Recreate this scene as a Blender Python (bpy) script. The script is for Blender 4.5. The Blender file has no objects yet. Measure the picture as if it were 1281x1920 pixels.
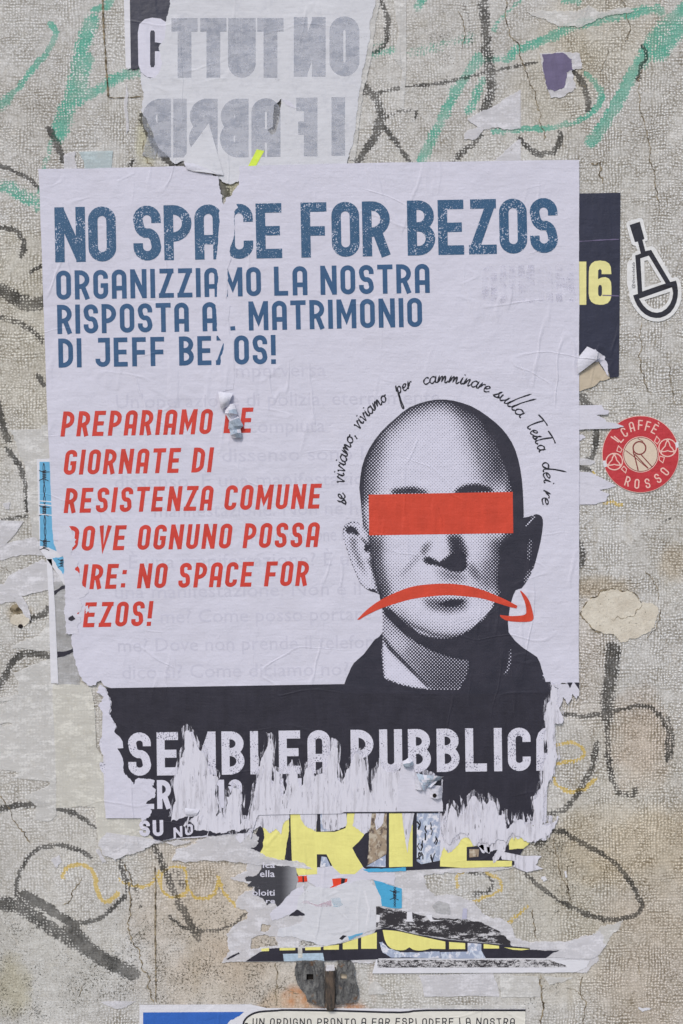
import bpy, math, random
import numpy as np
from mathutils import Vector
from mathutils.geometry import delaunay_2d_cdt

# ------------------------------------------------------------------ camera, light, exposure
S = 0.0004164            # metres per photograph pixel on the wall plane
CX, CY, CZ = 640.5, 960.0, 1.5
sc = bpy.context.scene
cam_d = bpy.data.cameras.new("camera"); cam = bpy.data.objects.new("camera", cam_d)
sc.collection.objects.link(cam); sc.camera = cam
cam_d.sensor_fit = 'VERTICAL'; cam_d.sensor_height = 36.0
cam_d.lens = 36.0 * 0.75 / (1920 * S)
cam_d.clip_start = 0.02; cam_d.clip_end = 200
cam.location = (0, -0.75, CZ); cam.rotation_euler = (math.radians(90), 0, 0)

world = bpy.data.worlds.new("World"); sc.world = world; world.use_nodes = True
wn = world.node_tree.nodes; wl = world.node_tree.links
bg = wn['Background']; sky = wn.new('ShaderNodeTexSky')
sky.sky_type = 'NISHITA'; sky.sun_disc = False
SUN_EL, SUN_AZ = math.radians(48), math.radians(205)     # azimuth clockwise from +Y: sun stands in front of the wall, to its left
sky.sun_elevation = SUN_EL; sky.sun_rotation = SUN_AZ
sky.dust_density = 2.0
wl.new(sky.outputs[0], bg.inputs[0]); bg.inputs[1].default_value = 0.10
sun_d = bpy.data.lights.new("sun", 'SUN'); sun = bpy.data.objects.new("sun", sun_d)
sc.collection.objects.link(sun)
sun_d.energy = 1.3; sun_d.angle = math.radians(14); sun_d.color = (1.0, 0.95, 0.88)
to_sun = Vector((math.sin(SUN_AZ) * math.cos(SUN_EL), math.cos(SUN_AZ) * math.cos(SUN_EL), math.sin(SUN_EL)))
sun.rotation_euler = to_sun.to_track_quat('Z', 'Y').to_euler(); sun.location = (-1, -2, 4)
sc.view_settings.view_transform = 'Standard'; sc.view_settings.look = 'None'
sc.view_settings.exposure = 0.48; sc.view_settings.gamma = 1.0
try: sc.view_settings.use_curve_mapping = False
except Exception: pass

rng = random.Random(7)

# ------------------------------------------------------------------ helpers
def W(x, y, d=0.0):
    """photograph-plane pixel and distance off the wall in mm -> world"""
    return ((x - CX) * S, -d * 0.001, CZ + (CY - y) * S)

def Z(ox, oy, k, pts):
    out = []
    for p in pts:
        q = (ox + p[0] / k, oy + p[1] / k)
        out.append(q + tuple(p[2:]))
    return out

def thing(name, label, cat, x, y, group=None, d=0.0):
    o = bpy.data.objects.new(name, None); sc.collection.objects.link(o)
    o.location = W(x, y, d); o.empty_display_size = 0.02
    o['label'] = label; o['category'] = cat
    if group: o['group'] = group
    return o

def link(name, verts, faces, mats, parent=None, origin=None, midx=None, smooth=False, label=None, kind=None):
    me = bpy.data.meshes.new(name)
    L = Vector(parent.location) if parent else (Vector(origin) if origin else Vector((0, 0, 0)))
    if parent and parent.parent: L = L + Vector(parent.parent.location)
    v = np.array(verts, dtype=np.float64) - np.array(L)
    me.from_pydata(v.tolist(), [], faces); 
    for m in (mats if isinstance(mats, (list, tuple)) else [mats]): me.materials.append(m)
    if midx is not None: me.polygons.foreach_set('material_index', midx)
    if smooth: me.polygons.foreach_set('use_smooth', [True] * len(me.polygons))
    me.update()
    o = bpy.data.objects.new(name, me); sc.collection.objects.link(o)
    if parent: o.parent = parent
    else: o.location = L
    if label: o['label'] = label
    if kind: o['kind'] = kind
    return o

def tag(o, label, cat, group=None):
    o['label'] = label; o['category'] = cat
    if group: o['group'] = group
    return o

def area(p):
    return 0.5 * sum(p[i][0] * p[(i + 1) % len(p)][1] - p[(i + 1) % len(p)][0] * p[i][1] for i in range(len(p)))

def inside(p, poly):
    x, y = p; c = False; n = len(poly); j = n - 1
    for i in range(n):
        xi, yi = poly[i][0], poly[i][1]; xj, yj = poly[j][0], poly[j][1]
        if (yi > y) != (yj > y) and x < (xj - xi) * (y - yi) / (yj - yi) + xi: c = not c
        j = i
    return c

def rough(poly, amp=1.5, step=3.0, seed=0, dirn=None, closed=True):
    """torn edge: fractal midpoint displacement; a third element 0 on a point keeps the edge that starts there straight"""
    r = random.Random(seed); out = []; n = len(poly)
    for i in range(n if closed else n - 1):
        a, b = poly[i], poly[(i + 1) % n]
        flag = a[2] if len(a) > 2 else 1
        A = (a[0], a[1]); B = (b[0], b[1])
        out.append(A)
        if not flag: continue
        def rec(P, Q, am):
            L = math.hypot(Q[0] - P[0], Q[1] - P[1])
            if L < step: return
            if dirn: nx, ny = dirn
            else: nx, ny = -(Q[1] - P[1]) / L, (Q[0] - P[0]) / L
            h = r.uniform(-1, 1) * min(am, L * 0.28)
            t = r.uniform(.38, .62)
            M = (P[0] + (Q[0] - P[0]) * t + nx * h, P[1] + (Q[1] - P[1]) * t + ny * h)
            rec(P, M, am * .72); out.append(M); rec(M, Q, am * .72)
        rec(A, B, amp * flag)
    return out

def cdt(polys, holes=(), pts=()):
    vs = []; fs = []; es = []
    for p in polys:
        p = [(q[0], q[1]) for q in p]
        if area(p) < 0: p = p[::-1]
        b = len(vs); vs += p; fs.append(list(range(b, b + len(p))))
    for h in holes:
        b = len(vs); h2 = [(q[0], q[1]) for q in h]; vs += h2
        es += [(b + i, b + (i + 1) % len(h2)) for i in range(len(h2))]
    vs += [tuple(p) for p in pts]
    rv, re, rf, *_ = delaunay_2d_cdt([Vector(v) for v in vs], es, fs, 0, 1e-4)
    tris = [list(f) for f in rf]
    if tris:
        arr = np.array([(v[0], v[1]) for v in rv]); ct = np.array([arr[f].mean(0) for f in tris])
        keep = np.zeros(len(tris), bool)
        for p in polys: keep |= in_poly_np(ct[:, 0], ct[:, 1], p)
        for h in holes: keep &= ~in_poly_np(ct[:, 0], ct[:, 1], h)
        tris = [f for f, k in zip(tris, keep) if k]
    return [(v[0], v[1]) for v in rv], tris

def sheet_geo(polys, d, holes=(), thick=0.12, pts=(), dfun=None):
    v2, tris = cdt(polys, holes, pts)
    if dfun: verts = [W(x, y, d + dfun(x, y)) for x, y in v2]
    else: verts = [W(x, y, d) for x, y in v2]
    faces = []
    for f in tris:
        P = [v2[i] for i in f]
        a = area(P)
        faces.append(list(f) if a < 0 else list(f)[::-1])   # pixel y points down
    if thick > 0:
        cnt = {}
        for f in faces:
            for i in range(len(f)):
                a, b = f[i], f[(i + 1) % len(f)]
                k = (min(a, b), max(a, b)); cnt.setdefault(k, []).append((a, b))
        back = {}
        for k, l in cnt.items():
            if len(l) == 1:
                a, b = l[0]
                for q in (a, b):
                    if q not in back:
                        back[q] = len(verts); vx = verts[q]; verts.append((vx[0], vx[1] + thick * .001, vx[2]))
                faces.append([b, a, back[a], back[b]])
    return verts, faces

def sheet(name, polys, d, mat, parent=None, holes=(), thick=0.12, pts=(), label=None, kind=None, dfun=None, smooth=False):
    if polys and not isinstance(polys[0][0], (tuple, list)): polys = [polys]
    v, f = sheet_geo(polys, d, holes, thick, pts, dfun)
    org = None
    if not parent:
        xs = [p[0] for q in polys for p in q]; ys = [p[1] for q in polys for p in q]
        org = W((min(xs) + max(xs)) / 2, max(ys), d)
    return link(name, v, f, mat, parent, origin=org, label=label, kind=kind, smooth=smooth)

# numpy value noise (coordinates in pixels)
def vnoise(x, y, scale, seed):
    r = np.random.RandomState(seed); g = r.rand(256, 256)
    X = np.asarray(x) / scale + 1000.3; Y = np.asarray(y) / scale + 1000.7
    xi = np.floor(X).astype(int); yi = np.floor(Y).astype(int); fx = X - xi; fy = Y - yi
    fx = fx * fx * (3 - 2 * fx); fy = fy * fy * (3 - 2 * fy)
    a = g[xi % 256, yi % 256]; b = g[(xi + 1) % 256, yi % 256]; c = g[xi % 256, (yi + 1) % 256]; e = g[(xi + 1) % 256, (yi + 1) % 256]
    return (a * (1 - fx) + b * fx) * (1 - fy) + (c * (1 - fx) + e * fx) * fy
def fbm(x, y, scale, seed, oct=4):
    s = 0; a = 1; t = 0
    for i in range(oct):
        s = s + a * vnoise(x, y, scale / 2 ** i, seed + i); t += a; a *= .55
    return s / t

def in_poly_np(X, Y, poly):
    c = np.zeros(X.shape, bool); n = len(poly); j = n - 1
    for i in range(n):
        xi, yi = poly[i][:2]; xj, yj = poly[j][:2]
        if yi != yj:
            c ^= ((yi > Y) != (yj > Y)) & (X < (xj - xi) * (Y - yi) / (yj - yi) + xi)
        j = i
    return c

def smooth_line(pts, n=6):
    """Catmull-Rom through points"""
    P = [np.array(p[:2], float) for p in pts]
    if len(P) < 3: return [tuple(p) for p in P]
    P = [2 * P[0] - P[1]] + P + [2 * P[-1] - P[-2]]
    out = []
    for i in range(1, len(P) - 2):
        for k in range(n):
            t = k / n
            q = 0.5 * ((2 * P[i]) + (-P[i - 1] + P[i + 1]) * t + (2 * P[i - 1] - 5 * P[i] + 4 * P[i + 1] - P[i + 2]) * t * t + (-P[i - 1] + 3 * P[i] - 3 * P[i + 1] + P[i + 2]) * t ** 3)
            out.append(tuple(q))
    out.append(tuple(P[-2])); return out

def t_eps(ws): return max(ws) * .02
def stroke_quads(pts, t, closed=False, cap=0.0, t1=None, butt_disc=False):
    """quads of a mitred polyline of width t (t may be a list)"""
    ws = list(t) if isinstance(t, (list, tuple)) else [t] * len(pts)
    P = []; w2 = []
    for p, q in zip(pts, ws):
        p = Vector(p[:2])
        if P and (p - P[-1]).length < t_eps(ws): continue
        P.append(p); w2.append(q)
    if closed and (P[0] - P[-1]).length < t_eps(ws): P.pop(); w2.pop()
    ws = w2; n = len(P)
    segs = []
    L = []; R = []
    for i in range(n):
        if closed: a = P[i - 1]; b = P[(i + 1) % n]; d0 = (P[i] - a).normalized(); d1 = (b - P[i]).normalized()
        else:
            d0 = (P[i] - P[i - 1]).normalized() if i > 0 else (P[1] - P[0]).normalized()
            d1 = (P[i + 1] - P[i]).normalized() if i < n - 1 else d0
        m = d0 + d1
        if m.length < 1e-6: m = d0
        m.normalize(); nrm = Vector((-m.y, m.x)); c = max(0.45, m.dot(d0))
        p = P[i].copy()
        if not closed and cap:
            if i == 0: p -= d1 * cap
            if i == n - 1: p += d0 * cap
        L.append(p + nrm * ws[i] / 2 / c); R.append(p - nrm * ws[i] / 2 / c)
    for i in range(n if closed else n - 1):
        j = (i + 1) % n
        segs.append([tuple(L[i]), tuple(L[j]), tuple(R[j]), tuple(R[i])])
    return segs

def disc(x, y, r, n=10, ry=None):
    ry = ry or r
    return [(x + r * math.cos(2 * math.pi * i / n), y + ry * math.sin(2 * math.pi * i / n)) for i in range(n)]

# ------------------------------------------------------------------ node materials
def lin(c):   # sRGB 0-255 -> linear
    return tuple(((v / 255) / 12.92 if v / 255 <= 0.04045 else ((v / 255 + 0.055) / 1.055) ** 2.4) for v in c)
LIGHT = 0.80      # how bright a white card on the wall comes out
def alb(c, k=None):
    l = lin(c); return tuple(min(0.88, v / (k or LIGHT)) for v in l) + (1,)

class NT:
    def __init__(s, name):
        s.m = bpy.data.materials.new(name); s.m.use_nodes = True; s.t = s.m.node_tree
        s.n = s.t.nodes; s.b = s.n['Principled BSDF']; s.out = s.n['Material Output']
        s.b.inputs['Roughness'].default_value = .8
        g = s.n.new('ShaderNodeNewGeometry')
        v = s.n.new('ShaderNodeVectorMath'); v.operation = 'SCALE'; v.inputs['Scale'].default_value = 1 / S
        s.l(g.outputs['Position'], v.inputs[0]); s.P = v.outputs[0]
    def l(s, a, b): s.t.links.new(a, b)
    def val(s, sock, v):
        if isinstance(v, (int, float)): sock.default_value = v
        elif isinstance(v, tuple): sock.default_value = v
        else: s.l(v, sock)
    def math(s, op, a, b=0.5, c=None, clamp=False):
        n = s.n.new('ShaderNodeMath'); n.operation = op; n.use_clamp = clamp
        s.val(n.inputs[0], a); s.val(n.inputs[1], b)
        if c is not None: s.val(n.inputs[2], c)
        return n.outputs[0]
    def vmath(s, op, a, b):
        n = s.n.new('ShaderNodeVectorMath'); n.operation = op; s.val(n.inputs[0], a); s.val(n.inputs[1], b); return n.outputs[0]
    def stretch(s, vec, sc3):
        return s.vmath('MULTIPLY', vec, sc3)
    def noise(s, vec, period, detail=3, rough=.5, col=False, dist=0.0):
        n = s.n.new('ShaderNodeTexNoise'); s.val(n.inputs['Vector'], vec)
        n.inputs['Scale'].default_value = 1 / period; n.inputs['Detail'].default_value = detail; n.inputs['Roughness'].default_value = rough
        n.inputs['Distortion'].default_value = dist
        return n.outputs['Color' if col else 'Fac']
    def voro(s, vec, period, rnd=1.0, feat='F1', out='Distance'):
        n = s.n.new('ShaderNodeTexVoronoi'); n.feature = feat; n.voronoi_dimensions = '2D'
        sx = s.n.new('ShaderNodeSeparateXYZ'); s.l(vec, sx.inputs[0]); cb = s.n.new('ShaderNodeCombineXYZ')
        s.l(sx.outputs[0], cb.inputs[0]); s.l(sx.outputs[2], cb.inputs[1]); s.l(cb.outputs[0], n.inputs['Vector'])
        n.inputs['Scale'].default_value = 1 / period; n.inputs['Randomness'].default_value = rnd
        return n.outputs[out]
    def ramp(s, v, a, b, lo=0.0, hi=1.0, smooth=True):
        n = s.n.new('ShaderNodeMapRange'); n.interpolation_type = 'SMOOTHSTEP' if smooth else 'LINEAR'
        s.val(n.inputs['Value'], v); s.val(n.inputs['From Min'], a); s.val(n.inputs['From Max'], b)
        s.val(n.inputs['To Min'], lo); s.val(n.inputs['To Max'], hi); return n.outputs[0]
    def mix(s, f, a, b, mode='MIX'):
        n = s.n.new('ShaderNodeMix'); n.data_type = 'RGBA'; n.blend_type = mode
        s.val(n.inputs['Factor'], f); s.val(n.inputs['A'] if False else n.inputs[6], a); s.val(n.inputs[7], b); return n.outputs[2]
    def attr(s, name):
        n = s.n.new('ShaderNodeAttribute'); n.attribute_name = name; return n
    def sep(s, c):
        n = s.n.new('ShaderNodeSeparateColor'); s.l(c, n.inputs[0]); return n.outputs
    def bump(s, h, dist, strength=1.0, prev=None):
        n = s.n.new('ShaderNodeBump'); n.inputs['Strength'].default_value = strength; n.inputs['Distance'].default_value = dist
        s.l(h, n.inputs['Height'])
        if prev is not None: s.l(prev, n.inputs['Normal'])
        return n.outputs[0]
    def fin(s, col, normal=None, rough=None, spec=.3):
        s.val(s.b.inputs['Base Color'], col)
        if normal is not None: s.l(normal, s.b.inputs['Normal'])
        if rough is not None: s.val(s.b.inputs['Roughness'], rough)
        s.b.inputs['Specular IOR Level'].default_value = spec
        return s.m

def paper_relief(t, amt=1.0):
    """wheat-paste relief shared by every sheet so print and paper crease alike"""
    P = t.P
    wob = t.noise(t.stretch(P, (1, 1, 1)), 260, 3, .5, col=True)
    Pd = t.vmath('ADD', P, t.stretch(wob, (70, 0, 70)))
    lay = t.noise(t.stretch(Pd, (.16, 1, 1)), 9, 4, .6)               # horizontal laid streaks
    rid = t.noise(t.stretch(Pd, (1.0, 1, .22)), 95, 2, .5)            # long vertical glue wrinkles
    ridge = t.ramp(t.math('ABSOLUTE', t.math('SUBTRACT', rid, .5)), 0.0, .02, 1, 0)
    rid2 = t.noise(t.stretch(Pd, (.35, 1, 1.0)), 130, 2, .5)
    ridge2 = t.ramp(t.math('ABSOLUTE', t.math('SUBTRACT', rid2, .47)), 0.0, .012, 1, 0)
    gate = t.ramp(t.noise(P, 210, 2), .47, .6)
    und = t.noise(P, 34, 3, .55)
    fib = t.noise(P, 3.2, 2, .6)
    weave = t.voro(P, 5.6, .55)
    h = t.math('ADD', t.math('MULTIPLY', lay, .5), t.math('MULTIPLY', und, 1.7))
    h = t.math('ADD', h, t.math('MULTIPLY', t.math('MULTIPLY', ridge, gate), .55))
    h = t.math('ADD', h, t.math('MULTIPLY', t.math('MULTIPLY', ridge2, gate), .35))
    h = t.math('ADD', h, t.math('MULTIPLY', fib, .18))
    h = t.math('SUBTRACT', h, t.math('MULTIPLY', weave, .12))
    return t.bump(h, 0.0004 * amt, 1.0)

def paper(name, rgb, var=.10, dirt=.0, dirtc=(120, 112, 95), amt=1.0, rough=.78, alpha=None, dperiod=26, dlo=.5, dhi=.72, fleck=0.0):
    t = NT(name)
    c = alb(rgb); dk = tuple(v * (1 - var) for v in c[:3]) + (1,)
    n1 = t.ramp(t.noise(t.stretch(t.P, (.5, 1, 1)), 70, 4, .6), .3, .7)
    col = t.mix(n1, dk, c)
    n2 = t.noise(t.stretch(t.P, (.18, 1, 1)), 6, 3, .6)
    col = t.mix(t.ramp(n2, .35, .7, 0, .16), col, tuple(v * .8 for v in c[:3]) + (1,))
    if dirt:
        d = t.ramp(t.noise(t.P, dperiod, 5, .7), dlo, dhi, 0, dirt)
        col = t.mix(d, col, alb(dirtc))
    if fleck:
        fl = t.math('ADD', t.noise(t.stretch(t.P, (.7, 1, 1)), 4.5, 4, .8), t.math('MULTIPLY', t.noise(t.P, 48, 3, .6), .30))
        col = t.mix(t.ramp(fl, .80, .88, 0, fleck), col, alb((104, 98, 88)))
        st = t.noise(t.stretch(t.P, (.12, 1, 1)), 3.6, 4, .7)
        col = t.mix(t.ramp(st, .50, .70, 0, .30), col, tuple(v * .74 for v in c[:3]) + (1,))
    m = t.fin(col, paper_relief(t, amt), rough, .15)
    if alpha is not None:     # thin torn tissue: the wall's light spots show through
        lo, hi = alpha
        a = t.ramp(t.math('ADD', t.noise(t.stretch(t.P, (.45, 1, 1)), 16, 5, .72), t.math('MULTIPLY', t.voro(t.P, 5.6, .55), .12)), .38, .60, hi, lo)
        t.l(a, t.b.inputs['Alpha'])
    return m

def inkmat(name, rgb, speck=0.0, speckc=(186, 190, 206), scuff=.12, rough=.55, dense=.5, amt=1.0):
    t = NT(name); c = alb(rgb)
    n1 = t.math('ADD', t.math('MULTIPLY', t.noise(t.stretch(t.P, (1, 1, .6)), 30, 4, .6), .6), t.math('MULTIPLY', t.noise(t.stretch(t.P, (1, 1, .12)), 8, 3, .7), .4))
    col = t.mix(t.ramp(n1, .3, .7, 0, 1), tuple(v * (1 - scuff) for v in c[:3]) + (1,), tuple(min(.9, v * (1 + scuff)) for v in c[:3]) + (1,))
    fine = t.noise(t.P, 3, 2, .7)
    col = t.mix(t.ramp(fine, .60, .8, 0, .22), col, tuple(min(.9, v * 1.5 + .03) for v in c[:3]) + (1,))
    if speck:
        cl = t.ramp(t.noise(t.P, 26, 2, .5), .46, .66)                 # worn clusters
        d1 = t.voro(t.P, 4.6, 1.0)
        s1 = t.ramp(t.math('ADD', d1, t.math('MULTIPLY', cl, -.17)), .03, .09, 1, 0)
        d2 = t.voro(t.vmath('ADD', t.P, (31.7, 0, 12.3)), 9.5, 1.0)
        s2 = t.ramp(t.math('ADD', d2, t.math('MULTIPLY', cl, -.10)), .03, .07, 1, 0)
        col = t.mix(t.math('MULTIPLY', t.math('MAXIMUM', s1, s2), speck, clamp=True), col, alb(speckc))
    return t.fin(col, paper_relief(t, amt), rough, .35)

M_poster = paper('poster_paper', (197, 196, 209), var=.045, dirt=.10, dirtc=(172, 168, 172), dperiod=120, dlo=.48, dhi=.7, amt=1.25)
M_torn = paper('torn_paper_core', (199, 198, 209), var=.06, dirt=.2, dirtc=(165, 163, 170), fleck=.35)
M_torn_v = None
M_white = paper('white_border_paper', (206, 206, 212), var=.05)
M_topwhite = paper('weathered_white_paper', (200, 201, 207), var=.08, fleck=.4, dirt=.35, dirtc=(168, 170, 180), dperiod=20)
M_resid = paper('paper_residue', (210, 209, 207), var=.08, dirt=.3, dirtc=(176, 172, 160), alpha=(.62, 1.0), fleck=.5)
M_resid_hi = paper('fresh_paper_residue', (207, 206, 211), var=.06, dirt=.2, dirtc=(172, 169, 166), alpha=(.72, 1.0), fleck=.5)
M_grey = paper('grey_residue', (180, 180, 182), var=.12, dirt=.5, dirtc=(120, 118, 116), alpha=(.6, .97))
M_cream = paper('cream_residue', (211, 209, 201), var=.08, dirt=.3, dirtc=(176, 170, 150), alpha=(.66, .98), fleck=.5)
M_beige = paper('beige_residue', (184, 172, 153), var=.10, dirt=.4, dirtc=(140, 128, 105))
M_cyan = paper('pale_blue_residue', (183, 197, 201), var=.08, dirt=.3, dirtc=(175, 178, 172), alpha=(.7, 1))
M_dark = inkmat('dark_print', (45, 44, 54), scuff=.16, rough=.5)
M_dark_navy = inkmat('navy_print', (44, 46, 62), scuff=.12, rough=.5)
M_blue = inkmat('blue_print', (48, 82, 118), scuff=.06)
M_blue_worn = inkmat('worn_blue_print', (46, 82, 114), speck=.75, scuff=.06)
M_red = inkmat('red_print', (188, 60, 50), scuff=.09)
M_bar = inkmat('bar_print', (190, 66, 47), scuff=.09)
M_whiteprint = inkmat('worn_white_print', (198, 197, 209), speck=.75, speckc=(80, 80, 100), scuff=.03, rough=.7)
M_whiteplain = inkmat('plain_white_print', (196, 195, 208), scuff=.03, rough=.7)
M_ghost = inkmat('faint_print', (185, 184, 198), scuff=.02, rough=.72)
M_ghost_f = paper('faint_blurred_print', (190, 189, 203), var=.03, alpha=(.03, .38))
M_ghost_d = paper('show_through_print', (160, 165, 178), var=.16, dirt=.4, dirtc=(188, 190, 198), dperiod=12, dlo=.42, dhi=.6, alpha=(.34, .74))
M_yellow = inkmat('yellow_print', (216, 210, 128), scuff=.06)
M_yellow2 = inkmat('pale_yellow_print', (212, 206, 142), scuff=.06)
M_sky = inkmat('sky_blue_print', (96, 160, 196), scuff=.07)
M_sky2 = inkmat('bright_blue_print', (72, 156, 196), scuff=.05)
M_royal = inkmat('royal_blue_print', (48, 94, 172), scuff=.05)
M_wire = inkmat('black_line_print', (38, 38, 46), scuff=.1)
M_purple = inkmat('purple_print', (98, 90, 118), scuff=.14)
M_neon = inkmat('neon_tape', (196, 222, 70), scuff=.04, rough=.4)
M_orange = inkmat('orange_print', (214, 66, 40), scuff=.08)
M_stick_w = inkmat('sticker_vinyl', (208, 208, 208), scuff=.02, rough=.35, amt=1.6)
M_stick_k = inkmat('sticker_black', (42, 41, 48), scuff=.05, rough=.35, amt=1.6)
M_stick_r = inkmat('sticker_red', (176, 54, 60), scuff=.05, rough=.4, amt=1.6)
M_stick_p = inkmat('sticker_pink', (226, 178, 168), scuff=.03, rough=.4, amt=.4)
M_stick_c = inkmat('sticker_cream', (200, 184, 166), scuff=.03, rough=.4, amt=.4)
M_stick_b = inkmat('sticker_brown', (120, 52, 50), scuff=.05, rough=.4, amt=.4)
M_comic = inkmat('comic_paper', (206, 204, 196), scuff=.03, rough=.7)
M_ghost_l = paper('lavender_show_through', (176, 176, 196), var=.1)
M_tissue = paper('crinkled_paper', (196, 196, 206), var=.10, amt=2.2, rough=.95)
M_tissue_b = paper('crinkled_paper_printed', (168, 180, 194), var=.2, dirt=.6, dirtc=(112, 126, 146), dperiod=9, rough=.95, amt=2.0)

def torn_vertical():
    t = NT('torn_paper_pulled_fibres'); c = alb((200, 199, 209))
    st = t.noise(t.stretch(t.P, (1, 1, .11)), 6, 4, .7); g = t.ramp(t.noise(t.P, 60, 3, .6), .30, .55)
    col = t.mix(t.math('MULTIPLY', t.ramp(st, .48, .62, 0, .62), g), c, alb((160, 158, 166)))
    col = t.mix(t.ramp(t.math('ADD', t.noise(t.stretch(t.P, (1, 1, .16)), 4.5, 4, .7), t.math('MULTIPLY', t.noise(t.P, 30, 2), .3)), .76, .82, 0, .75), col, alb((84, 82, 90)))
    return t.fin(col, t.bump(st, .0004), .8)
M_torn_v = torn_vertical()
def fuzz():
    t = NT('pulled_paper_fuzz'); c = alb((197, 196, 207))
    st = t.noise(t.stretch(t.P, (1, 1, .10)), 5.0, 4, .7); br = t.noise(t.P, 20, 3, .6)
    a = t.ramp(t.math('ADD', t.math('MULTIPLY', st, .75), t.math('MULTIPLY', br, .25)), .46, .60)
    t.l(a, t.b.inputs['Alpha'])
    return t.fin(c, t.bump(st, .0003), .85, .1)
M_fuzz = fuzz()
def worn_dark():
    t = NT('scuffed_dark_print'); c = alb((50, 48, 52))
    f = t.math('ADD', t.noise(t.stretch(t.P, (.35, 1, 1)), 9, 6, .8), t.math('MULTIPLY', t.noise(t.P, 3, 2), .18))
    col = t.mix(t.ramp(f, .62, .70), c, alb((185, 184, 188)))
    return t.fin(col, paper_relief(t), .6)
M_scuff = worn_dark()
def worn_dark2():
    t = NT('speckled_dark_print'); c = alb((52, 50, 54))
    f = t.math('ADD', t.noise(t.stretch(t.P, (.5, 1, 1)), 5, 6, .85), t.math('MULTIPLY', t.noise(t.P, 2.5, 2), .2))
    col = t.mix(t.ramp(f, .56, .64), c, alb((188, 187, 190)))
    return t.fin(col, paper_relief(t), .6)
M_speck = worn_dark2()
def photo_print(name, a, b, c, per=16):
    t = NT(name)
    n = t.noise(t.stretch(t.P, (1, 1, .5)), per, 4, .6, dist=1.0)
    col = t.mix(t.ramp(n, .38, .5), alb(a), alb(b)); col = t.mix(t.ramp(t.noise(t.vmath('ADD', t.P, (90, 0, 9)), per * .8, 4, .6), .5, .62), col, alb(c))
    return t.fin(col, paper_relief(t), .6)
M_photo_brown = photo_print('brown_photo_print', (92, 80, 74), (150, 134, 116), (176, 166, 150), 14)
M_photo_blue = photo_print('pale_photo_print', (188, 196, 210), (150, 160, 182), (208, 208, 216), 12)
M_scrib = photo_print('scribbled_print', (200, 204, 212), (190, 198, 208), (96, 106, 124), 7)
def grad_dark():
    t = NT('fading_dark_print')
    x = t.n.new('ShaderNodeSeparateXYZ'); t.l(t.P, x.inputs[0])
    x0 = (525 - CX); x1 = (562 - CX)
    col = t.mix(t.ramp(x.outputs[0], float(x0), float(x1)), alb((62, 62, 68)), alb((150, 151, 156)))
    return t.fin(col, paper_relief(t), .6)
M_fade = grad_dark()

def halftone():
    t = NT('halftone_portrait_print')
    tone = t.attr('tone').outputs['Fac']
    x = t.n.new('ShaderNodeSeparateXYZ'); t.l(t.P, x.inputs[0])
    k = 2 * math.pi / 4.5
    u = t.math('SINE', t.math('MULTIPLY', t.math('ADD', x.outputs[0], x.outputs[2]), k * .7071))
    v = t.math('SINE', t.math('MULTIPLY', t.math('SUBTRACT', x.outputs[0], x.outputs[2]), k * .7071))
    pat = t.math('ADD', .5, t.math('MULTIPLY', t.math('ADD', u, v), .25))
    pat = t.math('ADD', pat, t.math('MULTIPLY', t.math('SUBTRACT', t.noise(t.P, 3.0, 2), .5), .22))
    f = t.ramp(t.math('SUBTRACT', tone, pat), -.07, .07)
    base = t.mix(t.ramp(t.noise(t.P, 30, 3), .3, .7), alb((43, 43, 54)), alb((50, 49, 60)))
    col = t.mix(f, alb((196, 195, 210)), base)
    return t.fin(col, paper_relief(t), .6, .35)
M_half = halftone()

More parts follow.
